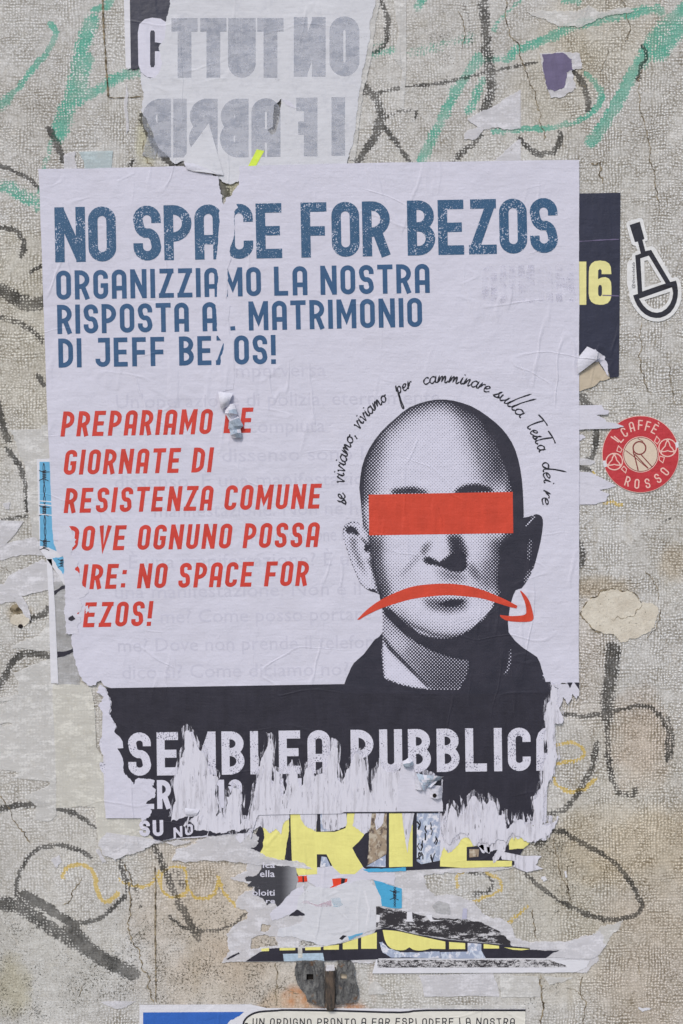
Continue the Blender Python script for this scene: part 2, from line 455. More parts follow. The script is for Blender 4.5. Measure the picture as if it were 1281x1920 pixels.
def wall_mat():
    t = NT('weathered_render_wall')
    P = t.P
    aux = t.sep(t.attr('aux').outputs['Color']); ink = t.sep(t.attr('ink').outputs['Color'])
    tint = t.attr('tint').outputs['Color']
    wob = t.noise(P, 60, 2, .5, col=True)
    Pd = t.vmath('ADD', P, t.stretch(t.vmath('SUBTRACT', wob, (.5, .5, .5)), (16, 0, 16)))
    fine = t.noise(P, 2.6, 3, .65)
    mid = t.noise(P, 14, 4, .6)
    jig = t.noise(P, 5.0, 2, .6, col=True)
    Pj = t.vmath('ADD', Pd, t.stretch(t.vmath('SUBTRACT', jig, (.5, .5, .5)), (4.2, 0, 4.2)))
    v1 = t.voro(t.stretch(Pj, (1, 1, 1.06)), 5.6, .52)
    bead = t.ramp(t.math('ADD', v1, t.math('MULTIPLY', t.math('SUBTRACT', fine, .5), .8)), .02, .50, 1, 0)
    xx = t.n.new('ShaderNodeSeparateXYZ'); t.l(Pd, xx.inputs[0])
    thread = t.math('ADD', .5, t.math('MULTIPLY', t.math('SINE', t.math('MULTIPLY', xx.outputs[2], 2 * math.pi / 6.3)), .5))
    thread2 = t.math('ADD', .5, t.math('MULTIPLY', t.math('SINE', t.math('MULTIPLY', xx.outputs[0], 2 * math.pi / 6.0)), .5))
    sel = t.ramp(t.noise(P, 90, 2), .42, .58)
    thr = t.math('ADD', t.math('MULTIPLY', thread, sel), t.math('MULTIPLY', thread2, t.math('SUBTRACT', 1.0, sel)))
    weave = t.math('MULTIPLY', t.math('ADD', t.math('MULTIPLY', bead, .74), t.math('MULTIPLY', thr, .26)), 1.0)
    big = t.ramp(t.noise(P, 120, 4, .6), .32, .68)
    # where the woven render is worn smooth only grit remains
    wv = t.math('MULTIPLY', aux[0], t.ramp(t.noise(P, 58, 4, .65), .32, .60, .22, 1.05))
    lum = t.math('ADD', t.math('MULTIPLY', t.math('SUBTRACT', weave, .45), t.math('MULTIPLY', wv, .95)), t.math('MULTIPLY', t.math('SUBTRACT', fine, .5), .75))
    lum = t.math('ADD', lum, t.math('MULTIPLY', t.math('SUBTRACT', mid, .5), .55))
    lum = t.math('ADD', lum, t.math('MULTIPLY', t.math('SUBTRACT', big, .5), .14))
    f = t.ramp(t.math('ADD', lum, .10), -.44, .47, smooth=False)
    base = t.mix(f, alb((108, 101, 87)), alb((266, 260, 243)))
    # grime in the pits
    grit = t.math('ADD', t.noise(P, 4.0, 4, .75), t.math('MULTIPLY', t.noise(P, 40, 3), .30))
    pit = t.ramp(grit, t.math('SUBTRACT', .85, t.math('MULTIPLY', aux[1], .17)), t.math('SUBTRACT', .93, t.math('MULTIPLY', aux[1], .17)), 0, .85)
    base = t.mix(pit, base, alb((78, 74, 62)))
    base = t.mix(1.0, base, tint, 'MULTIPLY')
    drip = t.ramp(t.noise(t.stretch(P, (1, 1, .07)), 26, 4, .6), .52, .72)
    dg = t.ramp(t.noise(P, 240, 3, .6), .46, .62)
    base = t.mix(t.math('MULTIPLY', t.math('MULTIPLY', drip, dg), .26), base, alb((140, 128, 104)))
    patchy = t.noise(t.vmath('ADD', P, (500, 0, 77)), 34, 5, .68, dist=.8)
    base = t.mix(t.ramp(patchy, .53, .66, 0, .16), base, alb((168, 162, 146)))
    base = t.mix(t.ramp(patchy, .30, .42, .14, 0), base, alb((214, 206, 192)))
    # spray and marker: missing from the high spots of the weave
    brk = t.math('ADD', t.math('MULTIPLY', weave, .55), t.math('MULTIPLY', t.noise(P, 3.4, 3, .8), .72))
    brk = t.math('ADD', brk, t.math('MULTIPLY', t.math('SUBTRACT', mid, .5), .9))
    def cover(m): return t.ramp(t.math('SUBTRACT', m, brk), -.16, .14)
    base = t.mix(t.math('MULTIPLY', cover(t.math('MULTIPLY', ink[1], .90)), t.ramp(t.noise(P, 50, 3, .6), .35, .65, .45, .78)), base, alb((58, 156, 134)))
    base = t.mix(t.math('MULTIPLY', cover(t.math('MULTIPLY', ink[2], .86)), .62), base, alb((196, 164, 40)))
    base = t.mix(t.math('MULTIPLY', cover(t.math('MULTIPLY', ink[0], .88)), t.ramp(t.noise(P, 40, 3, .6), .35, .65, .66, .88)), base, alb((46, 46, 45)))
    # rust bleeding
    base = t.mix(t.math('MULTIPLY', aux[2], t.ramp(t.noise(P, 18, 4), .3, .7, .2, 1.0)), base, alb((176, 112, 58)))
    h = t.math('ADD', t.math('MULTIPLY', weave, t.math('MULTIPLY', wv, .8)), t.math('MULTIPLY', fine, .5))
    h = t.math('ADD', h, t.math('MULTIPLY', mid, 1.3)); h = t.math('SUBTRACT', h, t.math('MULTIPLY', pit, .5))
    return t.fin(base, t.bump(h, 0.0005, .9), .95, .08)
M_wall = wall_mat()

def plaster():
    t = NT('smooth_plaster')
    n = t.ramp(t.noise(t.P, 30, 5, .65), .3, .7); col = t.mix(n, alb((186, 178, 164)), alb((204, 198, 185)))
    col = t.mix(t.ramp(t.noise(t.P, 5, 4, .7), .60, .72, 0, .55), col, alb((140, 130, 110)))
    col = t.mix(t.ramp(t.math('ADD', t.noise(t.P, 4, 2, .6), t.math('MULTIPLY', t.noise(t.P, 26, 2), .35)), .86, .92, 0, .8), col, alb((92, 86, 74)))
    return t.fin(col, t.bump(t.noise(t.P, 6, 5, .65), .0006), .9, .2)
M_plaster = plaster()
def crackm():  # dark brown tones stand in for the shade inside cracks
    t = NT('crack_gap_shade'); col = t.mix(t.ramp(t.noise(t.P, 12, 3), .35, .65), alb((72, 64, 52)), alb((150, 138, 116)))
    return t.fin(col, None, .95, .1)
M_crack = crackm()
def iron():
    t = NT('weathered_iron')
    n = t.noise(t.stretch(t.P, (1, 1, .35)), 14, 6, .7, dist=1.5)
    col = t.mix(t.ramp(n, .35, .65), alb((68, 68, 70)), alb((124, 124, 122)))
    col = t.mix(t.ramp(t.noise(t.P, 20, 5, .7), .56, .66, 0, .8), col, alb((112, 84, 60)))
    col = t.mix(t.ramp(t.noise(t.P, 5, 4, .7), .6, .7, 0, .7), col, alb((40, 38, 36)))
    t.b.inputs['Metallic'].default_value = .15
    return t.fin(col, t.bump(t.noise(t.stretch(t.P, (1, 1, .6)), 9, 6, .7), .0025), .75, .4)
M_iron = iron()
def ironbar():
    t = NT('dark_rusty_iron')
    n = t.noise(t.stretch(t.P, (1, 1, .3)), 8, 6, .7)
    col = t.mix(t.ramp(n, .4, .65), alb((50, 46, 44)), alb((98, 84, 72)))
    return t.fin(col, t.bump(n, .0015), .6, .5)
M_bariron = ironbar()
def hole_dark():
    t = NT('dark_cavity'); return t.fin(alb((34, 31, 30)), None, .95, .1)
M_hole = hole_dark()
def pave():
    t = NT('stone_pavement'); col = t.mix(t.ramp(t.noise(t.P, 300, 6, .6), .3, .7), (.16, .155, .145, 1), (.24, .23, .215, 1))
    return t.fin(col, t.bump(t.noise(t.P, 40, 5), .002), .9, .2)
M_pave = pave()

# ------------------------------------------------------------------ THE WALL
STEP = 3.0
X0, X1, Y0, Y1 = -120, 1401, -120, 2040
nx = int((X1 - X0) / STEP) + 1; ny = int((Y1 - Y0) / STEP) + 1
gx = X0 + np.arange(nx) * STEP; gy = Y0 + np.arange(ny) * STEP
GX, GY = np.meshgrid(gx, gy)
ink = np.zeros(GX.shape + (4,), np.float32); ink[..., 3] = 1
JX = GX + (vnoise(GX, GY, 9, 5) - .5) * 5; JY = GY + (vnoise(GX, GY, 9, 6) - .5) * 5

def spray(ch, pts, w, k=1.0, soft=1.0):
    w = w * (.88 if ch == 0 else .95)
    pts = smooth_line(pts, 5)
    xs = [p[0] for p in pts]; ys = [p[1] for p in pts]; r = w * 1.2
    i0 = max(0, int((min(xs) - r - X0) / STEP)); i1 = min(nx, int((max(xs) + r - X0) / STEP) + 2)
    j0 = max(0, int((min(ys) - r - Y0) / STEP)); j1 = min(ny, int((max(ys) + r - Y0) / STEP) + 2)
    if i1 <= i0 or j1 <= j0: return
    x = JX[j0:j1, i0:i1]; y = JY[j0:j1, i0:i1]; d2 = np.full(x.shape, 1e9)
    for a, b in zip(pts[:-1], pts[1:]):
        dx, dy = b[0] - a[0], b[1] - a[1]; L = dx * dx + dy * dy + 1e-9
        t = np.clip(((x - a[0]) * dx + (y - a[1]) * dy) / L, 0, 1)
        d2 = np.minimum(d2, (x - a[0] - t * dx) ** 2 + (y - a[1] - t * dy) ** 2)
    q = np.sqrt(d2) / (w / 2)
    m = k * np.clip(1 - ((q - .38) / (.95 * soft)), 0, 1) ** .8
    m = m * (.72 + .5 * fbm(x, y, 34, 60 + ch))
    ink[j0:j1, i0:i1, ch] = np.maximum(ink[j0:j1, i0:i1, ch], m)

TEAL, BLK, YEL = 1, 0, 2
for pts, w, k in [
    ([(95, 44), (104, 62), (98, 82), (80, 108), (55, 138), (30, 170), (5, 195), (-40, 225)], 14, 1.0),
    ([(172, 38), (158, 80), (148, 120), (140, 160), (130, 195), (122, 225), (112, 252)], 34, .9),
    ([(165, 110), (158, 150), (148, 190)], 26, .85), ([(112, 200), (104, 235), (94, 275), (82, 318), (74, 360)], 14, .72),
    ([(178, 17), (195, 14), (206, 8), (212, -10)], 15, 1.25), ([(205, -10), (202, 12)], 16, 1.0),
    ([(160, 180), (190, 165), (215, 148), (240, 138), (262, 138)], 24, .9),
    ([(10, 350), (40, 366), (72, 382)], 34, .72), ([(-20, 205), (10, 190)], 30, .8),
    ([(976, 2), (955, 20), (938, 38), (925, 58)], 10, .75), ([(898, 108), (876, 140), (858, 165), (838, 205), (818, 245), (800, 280), (788, 310)], 22, 1.0),
    ([(905, 150), (893, 175), (880, 205)], 22, .8), ([(880, 130), (910, 112), (950, 110), (968, 88)], 20, .85),
    ([(975, 92), (1020, 75), (1075, 48), (1120, 38), (1180, 26), (1225, 18), (1240, 22)], 22, .95),
    ([(925, 247), (960, 243), (1000, 242), (1045, 236), (1080, 228), (1110, 212), (1128, 185), (1120, 160), (1102, 140)], 14, 1.0),
    ([(1108, 268), (1128, 240), (1150, 205), (1170, 170), (1185, 140), (1200, 115)], 24, 1.25),
    ([(1200, 120), (1225, 75), (1250, 45), (1285, 15)], 30, 1.0), ([(1235, 100), (1255, 75), (1275, 50)], 40, 1.0),
    ([(785, 12), (792, -10)], 20, .9), ([(770, 100), (830, 85), (880, 70)], 30, .50), ([(1060, 0), (1085, 2)], 16, .9),
    ([(700, 98), (735, 95)], 22, .62), ([(680, 90), (720, 80)], 10, .5)]: spray(TEAL, pts, w, k)
for pts, w, k in [
    ([(712, -10), (722, 20), (727, 45), (722, 80), (706, 96), (690, 98)], 14, .9),
    ([(905, -10), (910, 40), (913, 90), (918, 130), (922, 165), (912, 195), (905, 210)], 24, .86),
    ([(680, 178), (720, 172), (770, 162), (830, 155), (880, 143), (930, 132), (1005, 118)], 10, .88),
    ([(685, 162), (705, 185), (714, 215), (706, 250), (690, 275), (668, 308)], 20, 1.0), ([(706, 228), (728, 250), (752, 280), (772, 308)], 13, .95),
    ([(715, 232), (735, 215), (778, 205), (776, 225)], 10, .6), ([(1070, 128), (1090, 150), (1102, 180), (1104, 205)], 15, 1.05),
    ([(900, 255), (880, 275), (862, 292), (848, 310)], 18, .85), ([(975, 258), (990, 275), (1010, 288), (1035, 285), (1048, 268), (1050, 250)], 15, .9),
    ([(1204, 85), (1212, 105), (1202, 125), (1197, 150)], 10, .95), ([(868, 5), (878, 40), (885, 80)], 9, .5),
    ([(690, 170), (660, 165)], 30, .8),
    ([(92, 243), (102, 262), (112, 282), (120, 300)], 17, 1.2), ([(-20, 305), (20, 318), (48, 332), (74, 352)], 11, 1.1),
    ([(-20, 424), (15, 428), (38, 440), (46, 462), (40, 480)], 13, 1.05), ([(-20, 535), (10, 548), (35, 562), (60, 570), (80, 566)], 34, 1.0),
    ([(-20, 590), (20, 600), (60, 620), (80, 640)], 18, .7), ([(80, 498), (66, 506), (58, 512)], 10, .9), ([(72, 706), (82, 722)], 13, 1.0), ([(-5, 750), (4, 790), (14, 825)], 18, 1.05),
    ([(12, 842), (30, 862), (42, 885), (50, 920), (52, 955)], 13, .95), ([(-10, 975), (20, 972), (52, 966)], 9, .95),
    ([(55, 1162), (75, 1155), (95, 1140)], 15, 1.0), ([(-20, 1300), (6, 1275), (20, 1248), (40, 1230), (70, 1226), (98, 1232)], 17, 1.0),
    ([(-20, 1522), (20, 1512), (60, 1508), (90, 1508)], 14, 1.0), ([(104, 1515), (130, 1522), (155, 1534), (178, 1552)], 13, 1.0),
    ([(170, 1608), (150, 1594), (125, 1586), (100, 1586), (72, 1592), (50, 1612), (36, 1640), (30, 1670), (40, 1690), (75, 1700), (110, 1718), (150, 1730), (185, 1722), (215, 1700), (238, 1668), (228, 1628)], 12, .92),
    ([(45, 1676), (70, 1690), (105, 1712), (140, 1735)], 20, 1.35), ([(-20, 1688), (30, 1700), (75, 1724), (120, 1755), (150, 1770)], 34, .95),
    ([(130, 1745), (165, 1780), (205, 1805), (248, 1826)], 34, 1.3),
    ([(288, 1580), (300, 1610), (318, 1650), (340, 1700), (372, 1760)], 20, .82), ([(318, 1718), (345, 1738), (385, 1746), (430, 1738), (460, 1715)], 9, .85),
    ([(225, 1615), (250, 1650), (262, 1700)], 14, .55), ([(330, 1635), (345, 1660)], 26, .55),
    ([(1147, 1216), (1145, 1260), (1141, 1300), (1138, 1345)], 32, 1.02), ([(1150, 1205), (1162, 1220), (1158, 1260)], 8, .9), ([(1138, 1345), (1140, 1400), (1145, 1450), (1160, 1485), (1185, 1492), (1192, 1484)], 16, .78),
    ([(1058, 1338), (1100, 1344), (1160, 1330), (1205, 1324), (1236, 1340), (1252, 1375), (1250, 1425)], 12, .98), ([(1252, 1345), (1262, 1385), (1258, 1420)], 10, .8),
    ([(1120, 1395), (1112, 1430), (1098, 1465), (1075, 1500), (1050, 1520), (1015, 1528)], 18, .8),
    ([(1015, 1564), (1050, 1558), (1080, 1574), (1110, 1590), (1145, 1612), (1178, 1648), (1198, 1685), (1204, 1702), (1188, 1716), (1150, 1724), (1110, 1718), (1070, 1700), (1035, 1680), (1005, 1655), (985, 1640)], 12, .98),
    ([(992, 1572), (1012, 1580)], 26, .8), ([(880, 1636), (912, 1640), (924, 1658), (912, 1672), (890, 1676)], 12, .72),
    ([(1092, 745), (1104, 762)], 24, 1.0), ([(1118, 808), (1116, 835), (1108, 860), (1100, 862)], 14, 1.05), ([(1082, 876), (1106, 882)], 12, 1.1), ([(1084, 1015), (1092, 1035), (1088, 1058)], 18, .9),
    ([(266, 216), (272, 236), (284, 262), (300, 284), (318, 304), (350, 314), (380, 330), (412, 336)], 17, 1.1), ([(415, 345), (422, 362)], 26, 1.25), ([(510, 212), (524, 190), (520, 215), (512, 240)], 12, 1.0), ([(1230, 985), (1281, 960)], 6, .6),
    ([(250, 300), (245, 312)], 12, .8)]: spray(BLK, pts, w, k)
for pts, w, k in [
    ([(118, 1642), (126, 1628), (145, 1621), (165, 1626), (178, 1642), (182, 1664), (190, 1686), (205, 1690), (220, 1676)], 9, 1.3),
    ([(225, 1650), (245, 1660), (270, 1662), (290, 1650), (298, 1632)], 8, .95),
    ([(348, 1626), (322, 1626), (304, 1640), (300, 1660), (314, 1680), (335, 1682), (350, 1668), (347, 1628), (352, 1660), (364, 1682), (388, 1684), (404, 1668), (410, 1645), (420, 1675), (442, 1700)], 7, 1.1),
    ([(1042, 1398), (1070, 1392), (1092, 1402), (1096, 1415), (1080, 1426), (1044, 1432)], 7, 1.0), ([(1038, 1460), (1052, 1478), (1075, 1484), (1100, 1476), (1116, 1460)], 8, 1.15),
    ([(856, 1662), (858, 1642), (878, 1630), (905, 1632), (930, 1645), (942, 1665), (920, 1678), (885, 1690)], 8, 1.0), ([(990, 1700), (970, 1716), (955, 1728)], 9, .8), ([(1132, 944), (1148, 942), (1164, 946)], 8, 1.1), ([(1110, 882), (1118, 892)], 6, .9)]: spray(YEL, pts, w, k)

tint = np.ones(GX.shape + (4,), np.float32)
aux = np.zeros(GX.shape + (4,), np.float32); aux[..., 3] = 1
aux[..., 0] = np.clip(.35 + .75 * fbm(GX, GY, 260, 11), 0, 1)
aux[..., 0] = np.where(GX > 1060, np.maximum(aux[..., 0], .92), aux[..., 0])
def blob(cx, cy, rx, ry, ns=40, sd=3):
    q = ((GX - cx) / rx) ** 2 + ((GY - cy) / ry) ** 2
    return np.clip(1.25 - q - 1.1 * (fbm(GX, GY, ns, sd) - .5), 0, 1)
def mulc(m, col):
    for i in range(3): tint[..., i] *= 1 - m * (1 - col[i])
# overall mineral tone: slightly warm, greener low left
mulc(np.clip((fbm(GX, GY, 380, 21) - .35) * 2.0, 0, 1) * .6, (1.0, .98, .94))
mulc(np.clip((fbm(GX, GY, 150, 22) - .45) * 2.2, 0, 1) * .6, (.94, .935, .89))
mulc(blob(60, 640, 170, 260) * .8, (1.0, .97, .88)); 
mulc(blob(1200, 1590, 170, 80, 60) * .7, (1.0, .90, .74)); mulc(blob(1235, 1820, 130, 190, 70) * .75, (.92, .84, .76))
mulc(blob(1180, 1640, 200, 330, 90) * .6, (.95, .90, .80))
mulc(blob(1030, 1700, 120, 190, 60) * .6, (.90, .87, .78)); mulc(blob(1200, 1390, 60, 100, 30) * .7, (.97, .86, .78))
mulc(blob(1262, 1058, 30, 40, 20) * .7, (.92, .82, .68)); mulc(blob(1165, 1120, 40, 28, 20) * .0, (1, 1, 1))
mulc(blob(1120, 1100, 70, 24, 20) * .9, (.82, .74, .62)); mulc(blob(400, 1700, 150, 160, 60) * .9, (1.0, .90, .79))
mulc(blob(430, 1840, 190, 70, 50) * .8, (.96, .88, .78)); mulc(blob(1130, 60, 120, 120, 60) * .5, (.93, .87, .74))
mulc(blob(1090, 1230, 60, 150, 40) * .4, (1.0, .90, .82)); mulc(blob(70, 1800, 160, 130, 60) * .55, (.90, .90, .86))
mulc(blob(540, 1895, 60, 40, 20) * .8, (1.0, .84, .68)); mulc(blob(20, 1850, 40, 60, 20) * .8, (.86, .82, .66))
mulc(blob(440, 350, 26, 40, 10) * .9, (.80, .78, .58)); mulc(blob(275, 262, 22, 60, 10) * .8, (.92, .90, .68)); mulc(blob(1035, 150, 90, 140, 40) * .5, (.95, .90, .78))
mulc(blob(60, 225, 110, 100, 50) * .5, (.90, .88, .84)); mulc(blob(36, 1150, 26, 24, 9) * .9, (.78, .70, .56))
smoothz = np.maximum(blob(420, 1800, 260, 150, 60), np.maximum(blob(60, 1830, 170, 150, 60), blob(980, 1860, 90, 80, 40)))
aux[..., 0] *= 1 - .75 * smoothz
aux[..., 1] = np.clip(.25 + .9 * (fbm(GX, GY, 130, 31) - .5) + .55 * smoothz + .35 * blob(70, 230, 110, 80, 40) + .35 * blob(860, 60, 120, 120, 50) + .5 * blob(1045, 1640, 60, 100, 40), 0, 1)
aux[..., 2] = np.clip(blob(556, 1872, 26, 26, 12) * .8 + blob(620, 1893, 70, 14, 12) * .5 + blob(655, 1885, 30, 20, 12) * .35 + blob(700, 1820, 10, 60, 12) * .12 + blob(37, 1145, 12, 10, 6) * .5, 0, 1)
dep = (fbm(GX, GY, 90, 41) - .5) * .42 + (fbm(GX, GY, 24, 42, 2) - .5) * .10          # mm, towards the viewer
pl = blob(1136, 1153, 66, 50, 26, 8)                                                  # a hollow in the render round the plaster plug
dep = np.clip(dep, -.25, .28)

vx = (GX - CX) * S; vz = CZ + (CY - GY) * S; vy = -dep * .001
V = np.stack([vx, vy, vz], -1).reshape(-1, 3)
idx = np.arange(nx * ny).reshape(ny, nx)
quads = np.stack([idx[:-1, :-1], idx[1:, :-1], idx[1:, 1:], idx[:-1, 1:]], -1).reshape(-1, 4)
fm = np.zeros((ny - 1, nx - 1), int)
def fmax(c): a = ink[..., c]; return np.minimum(np.maximum(a[:-1, :-1], a[1:, 1:]), np.maximum(a[1:, :-1], a[:-1, 1:]))
ik, it_, iy = fmax(0), fmax(1), fmax(2)
fm[it_ > .30] = 2; fm[ik > .34] = 1; fm[iy > .38] = 3
fm = fm.reshape(-1)
def wall_mesh(name, sel, parent=None, extra=None):
    q = quads[sel]; used, inv = np.unique(q, return_inverse=True); q = inv.reshape(-1, 4)
    v = V[used]; n0 = len(v)
    A = [a.reshape(-1, 4)[used] for a in (ink, tint, aux)]
    if extra is not None:
        ev, ef = extra
        v = np.concatenate([v, ev]); q = np.concatenate([q, np.array(ef) + n0])
        A = [np.concatenate([A[0], np.tile([0, 0, 0, 1], (len(ev), 1))]), np.concatenate([A[1], np.tile([.97, .94, .88, 1], (len(ev), 1))]), np.concatenate([A[2], np.tile([.8, .3, 0, 1], (len(ev), 1))])]
    me = bpy.data.meshes.new(name)
    me.vertices.add(len(v)); me.vertices.foreach_set('co', v.astype(np.float32).ravel())
    me.loops.add(len(q) * 4); me.loops.foreach_set('vertex_index', q.astype(np.int32).ravel())
    me.polygons.add(len(q)); me.polygons.foreach_set('loop_start', (np.arange(len(q)) * 4).astype(np.int32))
    me.polygons.foreach_set('use_smooth', np.ones(len(q), bool))
    me.update(calc_edges=True); me.validate()
    for nm, a in zip(('ink', 'tint', 'aux'), A):
        at = me.attributes.new(nm, 'FLOAT_COLOR', 'POINT'); at.data.foreach_set('color', a.astype(np.float32).ravel())
    me.materials.append(M_wall)
    o = bpy.data.objects.new(name, me); sc.collection.objects.link(o)
    if parent: o.parent = parent
    return o
# the wall goes on far beyond the frame: a ring of large faces round the detailed field
xs = [(-4.0), (X0 - CX) * S, (gx[-1] - CX) * S, 4.0]; zs = [3.6, CZ + (CY - Y0) * S, CZ + (CY - gy[-1]) * S, 0.0]
ev = []; ef = []
for j in range(3):
    for i in range(3):
        if i == 1 and j == 1: continue
        b = len(ev); ev += [(xs[i], 0, zs[j]), (xs[i], 0, zs[j + 1]), (xs[i + 1], 0, zs[j + 1]), (xs[i + 1], 0, zs[j])]; ef.append([b, b + 1, b + 2, b + 3])
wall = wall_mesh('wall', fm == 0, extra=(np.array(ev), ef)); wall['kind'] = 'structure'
o = wall_mesh('spray_line', fm == 1, wall); o['label'] = 'black marker and spray scrawls'
o = wall_mesh('spray_line', fm == 2, wall); o['label'] = 'teal spray strokes'
o = wall_mesh('spray_line', fm == 3, wall); o['label'] = 'thin yellow scrawls'
link('pavement', [(-4, -5, 0), (4, -5, 0), (4, 0, 0), (-4, 0, 0)], [[0, 1, 2, 3]], M_pave, kind='structure')

# cracks: dark ribbons on the surface, painting in the shade of open gaps
def crack(pts, w=1.6, seed=1, parent=wall, jit=4.2):
    w *= .78
    r = random.Random(seed); p = rough([(a[0], a[1]) for a in pts], jit, 4, seed, closed=False) + [tuple(pts[-1][:2])]
    ws = [w * r.uniform(.35, 1.5) * (0.25 if i in (0, len(p) - 1) else 1) for i in range(len(p))]
    q = stroke_quads(p, ws)
    verts = []; faces = []
    for s in q:
        if area(s) > 0: s = s[::-1]
        b = len(verts); verts += [W(a, c, .33) for a, c in s]; faces.append([b, b + 1, b + 2, b + 3])
    return link('crack', verts, faces, M_crack, parent)
cr = [([(945, -20), (950, 40), (958, 70), (975, 90), (985, 130), (998, 165), (1008, 205), (1015, 240), (1020, 262)], 1.8),
      ([(1165, -10), (1172, 20), (1180, 60), (1172, 80)], 1.8), ([(1140, 90), (1130, 120), (1125, 150), (1145, 155)], 1.0), ([(1205, 130), (1196, 170), (1205, 220), (1215, 260), (1218, 290), (1228, 330), (1236, 385)], 1.8),
      ([(1108, 306), (1126, 304), (1124, 325), (1132, 345)], 3.0), ([(1203, 605), (1205, 650), (1202, 690), (1212, 725), (1222, 740)], 1.6), ([(1255, 680), (1258, 720), (1268, 760)], 1.4),
      ([(-10, 1480), (10, 1508), (28, 1540), (48, 1560), (56, 1580)], 2.0), ([(232, 1620), (248, 1655), (244, 1690), (240, 1740), (248, 1765), (262, 1785), (266, 1812), (280, 1840), (284, 1865), (290, 1880)], 2.6),
      ([(154, 1646), (142, 1664), (134, 1684), (120, 1696)], 2.0), ([(1040, 1568), (1046, 1605), (1056, 1650), (1066, 1690)], 1.8), ([(1068, 1620), (1064, 1650), (1068, 1690)], 1.4),
      ([(998, 1705), (1004, 1740), (1008, 1762)], 2.0), ([(516, 1805), (518, 1840), (517, 1885)], 2.0), ([(518, 1848), (540, 1856), (560, 1862)], 1.2),
      ([(1014, 1828), (1017, 1860), (1020, 1880), (1010, 1925)], 3.0), ([(1094, 1830), (1088, 1860), (1100, 1880), (1092, 1925)], 2.2), ([(1060, 1852), (1085, 1862), (1100, 1870)], 1.2), ([(1198, 1800), (1202, 1830)], 1.0),
      ([(1226, 1080), (1232, 1100), (1234, 1126)], 1.4), ([(1210, 1070), (1222, 1085)], 1.6), ([(860, 20), (872, 60), (868, 90)], 1.4), ([(1240, 1140), (1234, 1165), (1222, 1185), (1212, 1198)], 1.3), ([(905, 220), (930, 232)], 1.0), ([(1080, 150), (1098, 165)], 1.4),
      ([(500, 215), (515, 240), (540, 262), (556, 280)], 1.6), ([(270, 262), (268, 285), (276, 305), (290, 316)], 1.6), ([(0, 1065), (18, 1072)], 1.0), ([(160, 1842), (150, 1870)], 1.5)]
for i, (p, w) in enumerate(cr): crack(p, w, 100 + i)
def groove(pts, w, seed): return crack(pts, w, seed, jit=.7)
groove([(192, -20), (195, 60), (199, 120), (203, 182)], 4.2, 301); groove([(203, 183), (236, 183), (266, 181)], 2.2, 302)
groove([(291, 1625), (292, 1700), (292, 1800), (293, 1879)], 3.4, 303)

# smooth plaster plug with a chipped rim
pp = Z(1040, 960, 5.315, [(272, 985), (300, 930), (350, 870), (440, 830), (480, 785), (560, 768), (650, 790), (720, 780), (800, 825), (862, 912), (900, 905), (960, 910), (1010, 930), (1035, 990), (1010, 1080), (1000, 1140), (960, 1180), (900, 1215), (820, 1255), (740, 1262), (700, 1300), (650, 1295), (600, 1230), (540, 1210), (460, 1190), (370, 1150), (320, 1090), (290, 1060)])
sheet('plaster_patch', rough(pp, 2, 3, 51), .55, M_plaster, wall, thick=.6, label='smooth beige plaster plug')
crack(Z(1040, 960, 5.315, [(868, 915), (845, 965), (800, 1015), (750, 1040), (690, 1055), (640, 1045), (560, 1070)]), 1.4, 60).location.y -= .0003
crack(Z(1040, 960, 5.315, [(268, 990), (300, 925), (360, 860), (440, 822), (480, 778), (560, 762), (660, 785), (720, 772), (805, 820), (868, 905)]), 3.0, 61)
crack(Z(1040, 960, 5.315, [(268, 990), (290, 1065), (320, 1100), (370, 1160), (460, 1198)]), 3.0, 62)
# small hole knocked into the render
hp = disc(38, 1150, 20, 14, 18)
sheet('wall_hole', [rough(disc(34, 1142, 15, 12, 10), 2, 3, 5)], .36, M_crack, wall, thick=.05, label='chipped pit with rusty rim')
sheet('wall_hole', [rough(disc(39, 1174, 5, 8, 4), 1, 2, 6)], .40, M_hole, wall, thick=.05, label='small dark hole')
sheet('filler_blob', [rough(disc(38, 1162, 18, 14, 12), 2, 3, 7)], .34, M_plaster, wall, thick=.05, holes=[disc(39, 1174, 5, 8, 4)])

